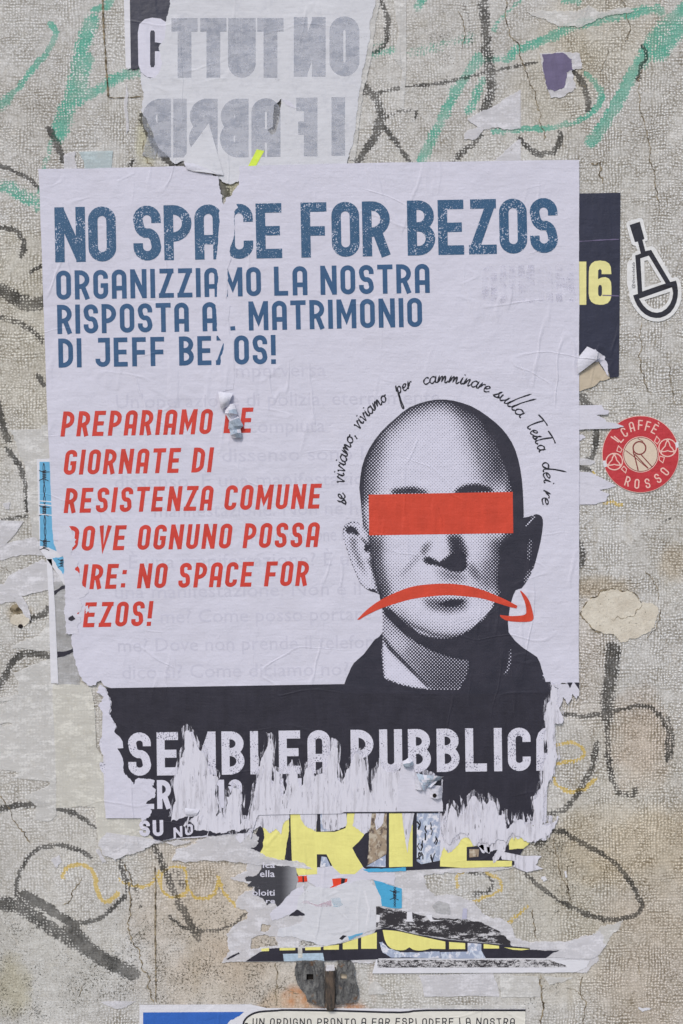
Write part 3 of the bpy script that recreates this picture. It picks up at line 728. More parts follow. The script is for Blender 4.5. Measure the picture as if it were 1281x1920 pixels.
# ------------------------------------------------------------------ stroke font (unit height, y up from the baseline)
def arc(cx, cy, rx, ry, a0, a1, n=8):
    return [(cx + rx * math.cos(math.radians(a0 + (a1 - a0) * i / n)), cy + ry * math.sin(math.radians(a0 + (a1 - a0) * i / n))) for i in range(n + 1)]
def glyph(ch, w, t):
    """list of (polyline, closed, cap) centre lines; w outer width, t stroke, height 1"""
    h = t / 2; l, r, b, u = h, w - h, h, 1 - h; cx = w / 2; R = (r - l) / 2
    m = .5
    O = [(l, b + R)] + arc(cx, b + R, R, R, 180, 360, 12)[1:] + [(r, u - R)] + arc(cx, u - R, R, R, 0, 180, 12)[1:]
    def bowl(y0, y1, x1=r, k=1.0):       # right bowl from stem
        q = min((y1 - y0) / 2, (x1 - l) * .78)
        return [(l, y1), (x1 - q, y1)] + arc(x1 - q, y1 - q, q, q, 90, 0, 6)[1:] + ([(x1, y0 + q)] if y1 - y0 > 2 * q + 1e-3 else []) + arc(x1 - q, y0 + q, q, q, 0, -90, 6)[1:] + [(l, y0)]
    S_ = list(reversed(arc(cx, b + R, R, R, 180, 360, 8))) ; 
    if ch == 'I': return [([(w / 2, 0), (w / 2, 1)], 0, 0)]
    if ch == 'O' or ch == '0': return [(O[:-1] if math.dist(O[0], O[-1]) < 1e-6 else O, 1, 0)]
    if ch == 'N': return [([(l, 0), (l, 1)], 0, 0), ([(r, 0), (r, 1)], 0, 0), ([(l + .02 * w, 1 - t * .45), (r - .02 * w, t * .45)], 0, t * .3)]
    if ch == 'M': return [([(l, 0), (l, 1)], 0, 0), ([(r, 0), (r, 1)], 0, 0), ([(l + .02, 1 - t * .5), (cx, .30), (r - .02, 1 - t * .5)], 0, t * .2)]
    if ch == 'S':
        a = arc(cx, u - R, R, R, 0, 180, 9); top = [(r, u - R - .06)] + a + [(l, .60)]
        mid = [(l, .62), (l + R * .35, .54), (cx, .5), (r - R * .35, .46), (r, .38)]
        bot = [(r, b + R)] + arc(cx, b + R, R, R, 0, -180, 9)[1:] + [(l, b + R + .06)]
        full = [(r, u - R - .07)] + arc(cx, u - R, R, R, 0, 180, 9) + arc(cx + .02, .66, R, .17, 190, 250, 4) + arc(cx - .02, .34, R, .17, 70, 10, 4) + arc(cx, b + R, R, R, 0, -180, 9) + [(l, b + R + .07)]
        return [(full, 0, 0)]
    if ch == 'P': return [([(l, 0), (l, 1)], 0, 0), (bowl(.42, u), 0, 0)]
    if ch == 'R': return [([(l, 0), (l, 1)], 0, 0), (bowl(.44, u), 0, 0), ([(cx + .02, .44), (r + .01, 0)], 0, 0)]
    if ch == 'B': return [([(l, 0), (l, 1)], 0, 0), (bowl(.52, u, r - .015), 0, 0), (bowl(b, .52), 0, 0)]
    if ch == 'D': return [([(l, 0), (l, 1)], 0, 0), (bowl(b, u), 0, 0)]
    if ch == 'A': return [([(l, 0), (l, u - R)] + arc(cx, u - R, R, R, 180, 0, 12) + [(r, 0)], 0, 0), ([(l, .36), (r, .36)], 0, 0)]
    if ch == 'C': return [([(r, u - R - .08)] + arc(cx, u - R, R, R, 0, 180, 12) + arc(cx, b + R, R, R, 180, 360, 12) + [(r, b + R + .08)], 0, 0)]
    if ch == 'G': return [([(r, u - R - .06)] + arc(cx, u - R, R, R, 0, 180, 12) + arc(cx, b + R, R, R, 180, 360, 12) + [(r, .46), (cx, .46)], 0, 0)]
    if ch == 'E': return [([(r + h * .6, u), (l, u), (l, b), (r + h * .6, b)], 0, 0), ([(l, .5), (r + h * .2, .5)], 0, 0)]
    if ch == 'F': return [([(r + h * .6, u), (l, u), (l, 0)], 0, 0), ([(l, .48), (r + h * .2, .48)], 0, 0)]
    if ch == 'L': return [([(l, 1), (l, b), (r + h * .6, b)], 0, 0)]
    if ch == 'T': return [([(0, u), (w, u)], 0, 0), ([(cx, 0), (cx, u)], 0, 0)]
    if ch == 'Z': return [([(l * .4, u), (w, u)], 0, 0), ([(0, b), (w, b)], 0, 0), ([(r - .01, u), (l + .01, b)], 0, 0)]
    if ch == 'J': return [([(l * 1.2, u), (r, u)], 0, 0), ([(r, 1), (r, b + R)] + arc(cx, b + R, R, R, 0, -180, 9)[1:] + [(l, b + R + .04)], 0, 0)]
    if ch == 'U': return [([(l, 1), (l, b + R)] + arc(cx, b + R, R, R, 180, 360, 12) + [(r, 1)], 0, 0)]
    if ch == 'V': return [([(l * .9, 1), (cx, h * .4), (w - l * .9, 1)], 0, 0)]
    if ch == 'H': return [([(l, 0), (l, 1)], 0, 0), ([(r, 0), (r, 1)], 0, 0), ([(l, .5), (r, .5)], 0, 0)]
    if ch == 'X': return [([(l, 0), (r, 1)], 0, 0), ([(l, 1), (r, 0)], 0, 0)]
    if ch == 'W': return [([(l, 1), (w * .3, h), (cx, .7), (w * .7, h), (r, 1)], 0, 0)]
    if ch == 'Y': return [([(l, 1), (cx, .5), (r, 1)], 0, 0), ([(cx, .5), (cx, 0)], 0, 0)]
    if ch == 'K': return [([(l, 0), (l, 1)], 0, 0), ([(r, 1), (l, .42)], 0, 0), ([(cx * .8, .5), (r, 0)], 0, 0)]
    if ch == '1': return [([(w * .6, 0), (w * .6, 1)], 0, 0), ([(w * .6, .93), (w * .25, .80)], 0, 0)]
    if ch == '3':
        q = .23; return [([(l, u - R * .9)] + arc(cx, u - R, R, R, 180, 0, 9) + [(r, .62), (cx + .02, .52)], 0, 0), ([(cx, .52), (r, .42)] + arc(cx, b + R, R, R, 0, -180, 9) + [(l, b + R + .06)], 0, 0)]
    if ch == '2': return [([(l, u - R)] + arc(cx, u - R, R, R, 180, 0, 9) + [(r, .60), (l, b), (w, b)], 0, 0)]
    if ch == '5': return [([(r, u), (l, u), (l, .55), (cx, .58)] + arc(cx, .58 - R, R, R, 90, 0, 5) + arc(cx, b + R, R, R, 0, -180, 9) + [(l, b + R + .06)], 0, 0)]
    if ch == '8': return [(arc(cx, u - R, R, R, 0, 360, 12)[:-1], 1, 0), (arc(cx, b + R, R, R, 0, 360, 12)[:-1], 1, 0)]
    if ch == '!': return [([(cx, .30), (cx, 1)], 0, 0), ([(cx, 0), (cx, t)], 0, 0)]
    if ch == '.': return [([(cx, 0), (cx, t)], 0, 0)]
    if ch == ',': return [([(cx, t), (cx - .06, -.08)], 0, 0)]
    if ch == ':': return [([(cx, .05), (cx, .05 + t)], 0, 0), ([(cx, .58), (cx, .58 + t)], 0, 0)]
    return []
WID = {'I': .0, '!': .0, '.': .0, ':': .0, ',': .0, 'M': 1.32, 'N': 1.1, 'W': 1.4, '1': .75, 'T': 1.02}
def gwidth(ch, w, t):
    k = WID.get(ch, 1.0)
    return t if k == 0 else w * k

def text_polys(text, a, b, H, w=.5, t=.165, gap=.06, space=.3, slant=0.0, fit=True, mirror=False, jitter=0.0, skip=()):
    """polygons of a line of lettering set between baseline points a and b with cap height H (px)"""
    adv = []; x = 0
    for ch in text:
        if ch == ' ': adv.append(None); x += space - gap
        else: adv.append(x); x += gwidth(ch, w, t) + gap
    tot = x - gap
    Lp = math.hypot(b[0] - a[0], b[1] - a[1]); kx = (Lp / tot) if fit else H
    ux, uy = (b[0] - a[0]) / Lp, (b[1] - a[1]) / Lp
    out = []; rj = random.Random(5)
    for n, (ch, x0) in enumerate(zip(text, adv)):
        if x0 is None or n in skip: continue
        gw = gwidth(ch, w, t); polys = []
        jy = rj.uniform(-1, 1) * jitter; jr = rj.uniform(-1, 1) * jitter * .08
        kxx = kx
        tt = t
        for pl_, closed, cap in glyph(ch, gw, tt):
            # work in a space where x and y scale match so stroke widths are right
            f = kx / H
            P = [(p[0] * f, p[1]) for p in pl_]
            polys += stroke_quads(P, tt, bool(closed), cap)
        v2, tr = cdt(polys)
        def mp(p):
            px, py = p
            gwf = gw * kx / H
            if mirror: px = gwf - px
            px = px + (py * slant) + (py - .5) * jr
            X = x0 * kx + px * H; Y = (py + jy * .05) * H
            return (a[0] + ux * X + uy * Y, a[1] + uy * X - ux * Y)
        out.append(([mp(p) for p in v2], tr))
    return out

def put_text(name, glyphs, d, mat, parent, label=None, kind=None):
    verts = []; faces = []
    for v2, tr in glyphs:
        b = len(verts); verts += [W(x, y, d) for x, y in v2]
        for f in tr:
            P = [v2[i] for i in f]
            faces.append([b + i for i in (f if area(P) < 0 else f[::-1])])
    return link(name, verts, faces, mat, parent, label=label, kind=kind)

def font_text(body, x, y, capH, width=None, d=1.5, mat=None, parent=None, name='lettering', ang=0.0, slant=0.0, bold=0.0, anchor='LEFT'):
    cu = bpy.data.curves.new('t', 'FONT'); cu.body = body; cu.size = 1.0; cu.resolution_u = 2; cu.shear = slant; cu.offset = bold; cu.align_x = anchor
    ob = bpy.data.objects.new('t', cu); sc.collection.objects.link(ob)
    bpy.context.view_layer.update()
    me = ob.to_mesh(); v = np.array([tuple(p.co) for p in me.vertices]); f = [list(p.vertices) for p in me.polygons]
    ob.to_mesh_clear(); bpy.data.objects.remove(ob); bpy.data.curves.remove(cu)
    sy = capH / .73; sx = sy
    if width: sx = width / max(1e-6, (v[:, 0].max() - v[:, 0].min()))
    ca, sa = math.cos(math.radians(ang)), math.sin(math.radians(ang))
    verts = []
    for p in v:
        X, Y = p[0] * sx, p[1] * sy
        verts.append(W(x + X * ca - Y * sa * -1 * -1 if False else x + X * ca - Y * sa * 1.0, y - (X * sa + Y * ca), d))
    return link(name, verts, f, mat, parent)

# ------------------------------------------------------------------ residues and older posters (lowest layers)
def scrap(label, polys, d, mat, amp=2.2, seed=1, cat='paper scrap', name='paper_scrap', holes=(), dirn=None, group=None, step=2.6, thick=.1):
    if not isinstance(polys[0][0], (tuple, list)): polys = [polys]
    P = [rough(p, amp, step, seed + i, dirn) for i, p in enumerate(polys)]
    H = [rough(h, amp, step, seed + 50 + i, dirn) for i, h in enumerate(holes)]
    o = sheet(name, P, d, mat, None, H, thick)
    return tag(o, label, cat, group)

scrap('thin ragged whitish paper residue left of the portrait poster, beside the red word PREPARIAMO', [(18, 806, 0), (78, 804, 0), (78, 797, 0), (96, 796, 0), (105, 1010), (70, 1012), (60, 1005), (52, 940), (52, 900), (45, 868), (30, 830)], .50, M_resid, seed=11)
s_ = scrap('small folded scrap with lavender patch at the left photo edge', [(-30, 975, 0), (45, 977, 0), (30, 1000), (8, 1024), (-30, 1030)], .62, M_resid_hi, 1, 12)
sheet('printed_patch', [(4, 990), (33, 990), (22, 1000), (4, 1003)], .66, M_ghost_l, s_, thick=0) if False else None
scrap('pale band of residue just under the small folded scrap', [(-30, 1030), (30, 1014), (66, 1008), (78, 1024), (88, 1042), (40, 1040), (-30, 1060)], .54, M_resid_hi, 2, 13)
scrap('grey-white residue patch below the barbed wire sliver', [(8, 1095), (20, 1078), (60, 1058), (82, 1048), (105, 1072), (122, 1095), (100, 1102), (45, 1117), (20, 1116), (-30, 1122), (-30, 1100)], .58, M_resid_hi, 2, 14)
scrap('short white smear above the chipped hole in the wall', [(-30, 1122), (28, 1112), (42, 1118), (56, 1146), (60, 1164), (48, 1156), (30, 1128), (-30, 1136)], .52, M_resid_hi, 2, 15)
scrap('feathered pale residue between the two black arcs at left', [(22, 1214), (50, 1197), (75, 1190), (92, 1165), (108, 1162), (112, 1216), (60, 1219)], .52, M_resid, 2.5, 16)
scrap('large pale grey residue sheet at the lower left', [(24, 1262), (60, 1246), (98, 1234), (104, 1250, 0), (106, 1528), (92, 1540), (60, 1536), (70, 1512), (45, 1492), (95, 1470), (92, 1464), (24, 1458), (40, 1447), (-30, 1438), (-30, 1340), (25, 1312), (-30, 1318), (34, 1300), (36, 1282)], .56, M_resid, 3, 17, dirn=(1, .25), holes=[[(-2, 1357), (20, 1355), (26, 1359), (5, 1362)]])
scrap('grey streaked residue between the white strip and the poster edge', [(100, 1092), (130, 1090), (142, 1180), (150, 1284), (108, 1284)], .66, M_grey, 1.5, 18)
for i, (a, b, c) in enumerate([([(102, 1108), (118, 1098), (134, 1094), (133, 1100), (115, 1106), (102, 1116)], 1, 'upper'), ([(104, 1132), (116, 1126), (106, 1138)], 1, 'm'), ([(107, 1222), (130, 1219), (144, 1210), (138, 1222), (122, 1230), (108, 1233)], 1, 'lower')]):
    if i == 1: continue
    scrap(('dark streak of old print above the word RESISTENZA margin' if False else ('dark ink streak beside the cut word DIRE' if i == 0 else 'dark ink streak left of the torn poster corner')), a, .78, M_dark, .8, 20 + i, cat='paper scrap')
scrap('cream residue sheet left of the torn dark band', [(100, 1284, 0), (150, 1278), (172, 1290), (178, 1330, 0), (181, 1400, 0), (196, 1425), (196, 1524, 0), (184, 1515), (150, 1511), (106, 1515)], .60, M_cream, 2, 24)
scrap('cream residue tab below the dark band at its left end', [(178, 1500, 0), (205, 1500, 0), (310, 1530), (320, 1560), (300, 1576), (270, 1580), (185, 1582, 0)], .92, M_cream, 1.5, 25)
scrap('narrow upright white paper strip left of the word DIRE', [(88, 1048, 0), (98, 1048, 0), (104, 1140, 0), (110, 1281), (96, 1281, 0), (92, 1120, 0)], .90, M_white, .6, 26)

scrap('pale blue square of paper stuck above the poster\'s top left corner', [(148, 285, 0), (212, 283, 0), (209, 320, 0), (160, 320), (156, 300)], .60, M_cyan, 1.2, 30)
scrap('narrow bluish white residue beside the black smear at top left', [(120, 292), (143, 284), (141, 300), (145, 320, 0), (119, 320)], .60, M_resid_hi, 1.5, 31)
scrap('faint vertical sliver of white residue right of the mirrored letters', [(735, -20, 0), (762, -20, 0), (762, 130, 0), (757, 205), (748, 200), (754, 130), (738, 110), (748, 60), (740, 20)], .50, M_resid, 1.6, 32)
scrap('thin vertical crease of white residue at upper left', [(236, 150), (241, 175), (238, 200), (242, 245), (237, 250), (233, 200), (236, 178)], .50, M_resid_hi, 1, 33)
scrap('torn triangular white scrap crossed by a teal stroke', [(868, 262), (872, 248), (895, 240), (876, 224), (905, 208), (940, 190), (976, 168, 0), (976, 242), (930, 240), (905, 246), (890, 262)], .60, M_resid_hi, 2.2, 34)
scrap('small white wedge of residue touching the poster\'s top edge', [(976, 262, 0), (976, 306, 0), (920, 306), (940, 290), (960, 272)], .60, M_resid_hi, 2, 35)
scrap('horizontal white residue under the teal stroke at top right', [(985, 22), (1040, 20), (1082, 22), (1104, 10), (1122, 22), (1178, 14), (1190, 22), (1120, 36), (1085, 52), (1050, 50), (1005, 32)], .50, M_resid, 3, 36)
t_ = thing('paper_scrap', 'torn purple scrap with white torn edges high on the wall', 'paper scrap', 1050, 182)
sheet('torn_edge', rough([(1012, 100), (1050, 97), (1086, 100), (1092, 128), (1072, 134), (1080, 165), (1060, 180), (1032, 184), (1024, 160)], 2.5, 3, 37), .55, M_resid_hi, t_, thick=.1)
sheet('printed_face', rough([(1016, 102), (1056, 100), (1072, 112), (1074, 132), (1062, 136), (1058, 164), (1040, 172), (1026, 168), (1018, 130)], 1.8, 3, 38), .72, M_purple, t_, thick=.1)

# right of the poster
for lab, p, sd in [('ragged white paper fringe reaching over the round red sticker\'s edge', [(-20, 130, 0), (310, 125), (330, 180), (390, 190), (385, 235), (240, 245), (340, 290), (355, 325), (480, 345), (570, 380), (470, 405), (150, 415), (-20, 425, 0)], 41),
                   ('small white fringe stub left of the round red sticker', [(-20, 470), (80, 480), (110, 515), (60, 545), (-20, 560)], 42),
                   ('white fringe tongue between two black smears beside the poster', [(-20, 760), (130, 765), (230, 795), (180, 840), (-20, 845)], 43),
                   ('double pointed white fringe under the round red sticker', [(-20, 915, 0), (170, 930), (320, 1000), (430, 1060), (470, 1095), (280, 1140), (400, 1190), (360, 1270), (240, 1310), (-20, 1315, 0)], 44)]:
    scrap(lab, Z(1080, 740, 6.373, p), .60 if sd != 41 else 1.25, M_torn if sd != 43 else M_resid_hi, 2.6, sd, dirn=(1, .15))

# ---- dark poster with yellow 16
t_ = thing('poster', 'dark blue-black poster strip with pale yellow number 16 behind the main poster', 'poster', 1120, 708)
sheet('paper', rough([(1040, 364, 0), (1163, 362, 0), (1162, 520, 0), (1160, 705), (1143, 708), (1139, 690), (1132, 675), (1118, 660), (1100, 654), (1040, 700, 0)], 1.5, 3, 45), .8, M_dark_navy, t_)
one = [(1070, 491), (1099, 491), (1099, 572), (1070, 572)]
six = Z(1080, 380, 5.486, [(130, 720), (136, 665), (155, 630), (190, 606), (245, 598), (300, 605), (338, 628), (356, 665), (362, 738), (262, 738), (262, 700), (245, 682), (226, 700), (225, 790), (262, 772), (300, 768), (338, 785), (358, 820), (362, 870), (362, 960), (350, 1005), (325, 1035), (285, 1050), (245, 1053), (195, 1046), (155, 1022), (135, 985), (128, 930)])
sheet('lettering', [one, six], .86, M_yellow2, t_, holes=[Z(1080, 380, 5.486, [(226, 870), (235, 853), (246, 848), (258, 853), (265, 870), (265, 945), (257, 962), (246, 967), (234, 962), (226, 945)])], thick=0)
cre = rough(Z(1080, 380, 5.486, [(20, 398), (200, 385), (440, 376), (440, 384), (200, 396), (20, 408)]), .5, 3, 46)
sheet('crease', cre, .88, M_purple, t_, thick=0); sheet('crease', Z(1080, 380, 5.486, [(270, 950), (440, 955), (440, 968), (270, 960)]), .90, M_purple, t_, thick=0)
scrap('beige backing paper exposed under the curled white flap', Z(1080, 380, 5.486, [(-20, 1790), (225, 1630), (325, 1790), (345, 1810), (250, 1830), (160, 1900), (-20, 1960)]), .70, M_beige, 1.5, 47)

# curled flap: real curved sheet
def bent(name, corners, nu, nv, prof, mat, parent=None, jit=0.0, seed=1, mats=None, label=None):
    """bilinear patch of 4 pixel corners (a,b along u; d,c) with depth prof(u,v) in mm"""
    r = random.Random(seed); verts = []; faces = []; mi = []
    a, b, c, d = corners
    for j in range(nv + 1):
        v = j / nv
        for i in range(nu + 1):
            u = i / nu
            x = (a[0] * (1 - u) + b[0] * u) * (1 - v) + (d[0] * (1 - u) + c[0] * u) * v + r.uniform(-1, 1) * jit
            y = (a[1] * (1 - u) + b[1] * u) * (1 - v) + (d[1] * (1 - u) + c[1] * u) * v + r.uniform(-1, 1) * jit
            verts.append(W(x, y, prof(u, v) + (r.uniform(0, 1) * jit * .5)))
    for j in range(nv):
        for i in range(nu):
            k = j * (nu + 1) + i; faces.append([k, k + nu + 1, k + nu + 2, k + 1]); mi.append(r.randrange(len(mats)) if mats else 0)
    xs = [p[0] for p in corners]; ys = [p[1] for p in corners]
    return link(name, verts, faces, mats or mat, parent, origin=W(sum(xs) / 4, max(ys), .8), midx=mi, smooth=(jit == 0), label=label)
t_ = thing('paper_flap', 'curled white paper flap at the right edge of the main poster', 'paper flap', 1112, 706)
sheet('torn_edge', rough(Z(1080, 380, 5.486, [(200, 1510), (250, 1575), (295, 1582), (290, 1612), (322, 1660), (330, 1790), (228, 1632), (150, 1640), (120, 1530)]), 1.2, 3, 48), 1.0, M_torn, t_)
bent('curl', Z(1080, 380, 5.486, [(14, 1602), (112, 1482), (262, 1578), (8, 1772)]), 8, 8, lambda u, v: 1.2 + 3.6 * math.sin(v * 2.2) * (.35 + .65 * u), M_tissue, t_)

# ---- torn top poster, dark remnant with the G and the reversed show-through letters
t_ = thing('poster', 'dark poster remnant with a white letter G at the top edge', 'poster', 290, 165)
sheet('white_border', rough([(231, -60, 0), (246, -60, 0), (248, 128), (240, 132), (236, 126, 0)], .8, 3, 52), .62, M_white, t_)
sheet('paper', rough([(243, -60, 0), (345, -60, 0), (345, 110, 0), (300, 132), (262, 128), (250, 131), (246, 130, 0)], 1.2, 3, 53), .74, M_dark_navy, t_)
sheet('paper_tail', rough([(262, 128, 0), (320, 128, 0), (300, 150), (286, 160), (280, 158), (278, 150), (268, 142)], 1.2, 3, 54), .74, M_dark_navy, t_)
G = [(259, 62), (262, 46), (272, 37), (286, 34), (302, 36), (314, 44), (345, 60, 0), (345, 150), (318, 148), (296, 148), (276, 145), (265, 136), (260, 122)]
sheet('lettering', G, .80, M_whiteplain, t_, holes=[[(282, 62), (284, 58), (289, 58), (291, 62), (291, 80), (303, 82), (303, 97), (291, 97), (291, 122), (289, 127), (284, 127), (282, 122)]], thick=0)
t_ = thing('poster', 'torn off-white poster top showing grey mirrored letters through the paper', 'poster', 480, 330)
top = [(319, -60, 0), (319, 0), (316, 22), (311, 42), (309, 75), (300, 85), (300, 96), (305, 120), (292, 147), (282, 148), (262, 132), (266, 160), (270, 185), (266, 205), (276, 225), (290, 262), (304, 285), (328, 308), (344, 302), (350, 330, 0), (402, 326), (416, 340), (436, 346), (452, 338), (466, 360, 0), (640, 360, 0), (652, 300), (662, 270), (668, 220), (674, 170), (684, 120), (692, 80), (694, 40), (706, -5), (710, -60, 0)]
sheet('paper', rough(top, 2.0, 3, 55), .95, M_topwhite, t_, holes=[rough([(514, 198), (528, 186), (524, 220), (518, 248), (508, 254), (502, 244), (512, 238)], 1.2, 3, 56)])
for tx_, xa, xb, yb, hh in (('TTUT', 322, 532, 147, 112), ('N', 552, 610, 145, 112), ('O', 618, 674, 144, 112), ('RIBB', 268, 466, 296, 110), ('A', 472, 526, 295, 110), ('F', 552, 592, 294, 110), ('I', 624, 645, 293, 110)):
    put_text('lettering', text_polys(tx_, (xa, yb), (xb, yb), hh, w=.5, t=.23, gap=.05, mirror=True), 1.0, M_ghost_d, t_)
sheet('torn_edge', rough([(655, 300), (662, 270), (664, 200), (676, 130), (686, 60), (700, -20), (715, -20), (704, 50), (694, 120), (680, 180), (672, 250), (664, 302)], 2.2, 3, 57), .70, M_resid, t_)
bent('curl', [(344, 298), (392, 232), (420, 330), (356, 322)], 10, 8, lambda u, v: 1.1 + 1.7 * (v ** 1.6) * math.sin(.4 + 2.4 * u), M_topwhite, t_, label='lifted lower corner')
bent('curl', [(345, 306), (372, 309), (412, 330), (352, 320)], 8, 4, lambda u, v: 1.7 + .9 * math.sin(v * 2.6), M_tissue, t_)
# folded tears in the sheet
for p in ([(528, 186), (540, 200), (556, 205), (545, 192)],): sheet('torn_edge', rough(p, .8, 3, 58), 1.08, M_torn, t_)

o = sheet('tape_piece', [(464, 316), (482, 281), (496, 284), (478, 316)], 1.15, M_neon, None); tag(o, 'small neon yellow-green tape tab above the main poster', 'tape')

# ---- sliver of barbed wire poster
def barbed(parent, pts, d, w=1.6, knots=(), seed=2, s=1.0, ang=0):
    q = []
    a, b = pts; n = 26
    for sg in (-1, 1):
        P = [(a[0] + (b[0] - a[0]) * i / n + sg * 1.8 * s * math.sin(i * .95), a[1] + (b[1] - a[1]) * i / n) for i in range(n + 1)]
        q += stroke_quads(P, w)
    for (x, y) in knots:
        for k in range(5): q.append([(x - 3.6 * s, y - 7 * s + 3.2 * k * s), (x + 3.6 * s, y - 8.6 * s + 3.2 * k * s), (x + 3.6 * s, y - 6.6 * s + 3.2 * k * s), (x - 3.6 * s, y - 5 * s + 3.2 * k * s)])
        q += stroke_quads([(x - 10 * s, y - 8 * s), (x - 3 * s, y - 5 * s), (x + 10 * s, y - 5 * s)], 1.5 * s) + stroke_quads([(x - 10 * s, y + 11 * s), (x - 3 * s, y + 8 * s), (x + 2 * s, y + 9 * s), (x + 8 * s, y + 12 * s)], 1.5 * s)
    v, f = cdt(q)
    put_text('barbed_wire_print', [(v, f)], d, M_wire, parent)
t_ = thing('poster', 'sky blue poster sliver with black barbed wire at the left poster edge', 'poster', 92, 1095)
sheet('white_border', rough([(70, 861, 0), (130, 858, 0), (140, 1010, 0), (140, 1098), (120, 1096), (112, 1080, 0), (75, 1030, 0)], .8, 3, 63), .9, M_white, t_)
sheet('paper', rough([(75, 866, 0), (130, 866, 0), (135, 1000, 0), (128, 1030), (112, 1034), (92, 1026), (76, 1024, 0)], 1.4, 3, 64), .96, M_sky, t_)
sheet('paper', rough([(99, 1046), (115, 1044), (140, 1040), (140, 1086), (126, 1092), (120, 1078), (108, 1062)], 2.0, 3, 65), .96, M_sky, t_)
barbed(t_, ((83, 868), (86, 1024)), 1.02, 1.3, [(84, 890), (84, 956), (85, 1020)])
barbed(t_, ((112, 1056), (126, 1058)), 1.02, 1.2, [(117, 1055)], s=.8)
for y in (938, 945, 963): sheet('scuff', rough([(75, y), (98, y + 2), (98, y + 4), (75, y + 2)], .6, 3, 66 + y), 1.04, M_white, t_, thick=0)

# ------------------------------------------------------------------ MAIN POSTER
MP = thing('poster', 'large white poster with blue headline, red text and bald man portrait', 'poster', 620, 1570)
D0 = 1.5
outline = [(73, 318, .3), (200, 316, .3), (345, 313), (365, 316), (398, 328), (411, 334, 1), (412, 352), (416, 366), (419, 388), (424, 372), (436, 366), (449, 345), (450, 313, .3), (640, 308, .3), (1085, 301, .35), (1085, 700, .35), (1085, 1279, 0), (1085, 1284), (1078, 1281), (1072, 1300), (1064, 1281), (1050, 1282, 0), (1030, 1285, 0), (1000, 1300, 0), (240, 1300, 0), (196, 1285, 0),
           (190, 1275), (180, 1284), (166, 1285), (152, 1268), (144, 1248), (138, 1215), (136, 1190), (142, 1168), (136, 1158), (136, 1120), (134, 1098), (126, 1078), (130, 1062), (124, 1045), (130, 1028), (120, 1018), (101, 1012, .3), (99, 985, .3), (91, 800, .35), (84, 600, .35)]
poster_poly = rough(outline, 2.0, 3, 70)
sheet('paper', poster_poly, D0, M_poster, MP, thick=.15)
sheet('torn_edge', rough([(101, 1012), (122, 1020), (128, 1036), (116, 1044), (106, 1030)], 1.5, 3, 71), D0 - .3, M_torn, MP)

# faint print showing through
gh = [('Imperversa', 430, 708, 178), ("Un'operazione di polizia, eternamente", 216, 766, 606), ('compiuta', 466, 812, 142), ('dissenso sono la tradition dal', 415, 866, 450), ('dissenso. È una manifestazione. È una', 214, 916, 622), ('manifestazione. Non ne ho', 288, 970, 402),
      ('manifestazione nego', 470, 1016, 220), ('È una manifestazione? È una', 240, 1066, 450), ('una manifestazione. Non è il', 214, 1122, 460), ('me? Come posso portare', 300, 1168, 394), ('me? Dove non prende il telefono', 220, 1222, 500), ('dico sì? Come diciamo no?', 228, 1272, 424)]
gh[3] = ('dissenso sono la', 415, 866, 285)
gh.append(('on dal', 768, 860, 98))
for body, x, y, w_ in gh: font_text(body, x, y, 27, w_, D0 + .05, M_ghost, MP, 'faint_lettering', ang=.9)
put_text('faint_lettering', text_polys('OIINAM', (905, 570), (1078, 566), 70, w=.42, t=.17, gap=.1, mirror=True), D0 + .05, M_ghost_f, MP)

DT = D0 + .12
put_text('lettering', text_polys('NO SPACE FOR BEZOS', (105, 493), (1046, 475), 103, w=.5, t=.172, gap=.052, space=.31), DT, M_blue_worn, MP, 'worn blue headline')
put_text('lettering', text_polys('ORGANIZZIAMO LA NOSTRA', (107, 563), (806, 550), 54.5, w=.49, t=.162, gap=.115, space=.42), DT, M_blue, MP)
put_text('lettering', text_polys('RISPOSTA A', (109, 627), (408, 621.5), 54.5, w=.49, t=.162, gap=.115, space=.45), DT, M_blue, MP)
put_text('lettering', text_polys('MATRIMONIO', (467, 620.5), (792, 613.5), 54.5, w=.49, t=.162, gap=.115), DT, M_blue, MP)
sheet('lettering', [(432, 613), (441, 612), (442, 620), (433, 620.5)], DT, M_blue, MP, thick=0)
put_text('lettering', text_polys('DI JEFF BEZOS!', (111, 690), (518, 683), 54.5, w=.49, t=.162, gap=.115, space=.45), DT, M_blue, MP)
red = [('PREPARIAMO', (114, 819), (396, 814), 47), ('LE', (419, 812.5), (472, 811.5), 47), ('GIORNATE DI', (119, 890.5), (397, 885.5), 46.5), ('RESISTENZA COMUNE', (120, 962), (600, 953.5), 46.5), ('DOVE OGNUNO POSSA', (123, 1033), (596, 1025.5), 46.5), ('DIRE: NO SPACE FOR', (124, 1105), (576, 1098), 46.5), ('BEZOS!', (126, 1176.5), (284, 1173), 46.5)]
for s_, a, b, H in red: put_text('lettering', text_polys(s_, a, b, H, w=.44, t=.168, gap=.12, space=.42, slant=.14), DT, M_red, MP)

# vertical tear that took a strip of the letters
strip = [(418, 386), (430, 374), (441, 380), (447, 390), (440, 398), (440, 436), (437, 452), (431, 472), (434, 488, 0), (427, 506), (428, 524), (426, 556), (424, 560, 0), (432, 575, 0), (429, 600), (430, 612, 0), (431, 628, 0), (438, 640), (440, 690), (438, 730), (414, 736), (413, 690), (415, 668), (419, 658), (420, 645, 0), (410, 632, 0), (407, 615), (405, 575, 0), (408, 560), (408, 540), (410, 520), (406, 505, 0), (406, 488), (410, 450), (412, 422), (411, 400)]
sheet('torn_strip', rough(strip, .9, 3, 72), D0 + .24, M_poster, MP, thick=.14)
for p in ([(411, 633), (418, 633), (418, 640), (412, 640)], [(407, 684), (409, 672), (414, 660), (414, 684)]): sheet('lettering', p, D0 + .30, M_blue, MP, thick=0) if False else None

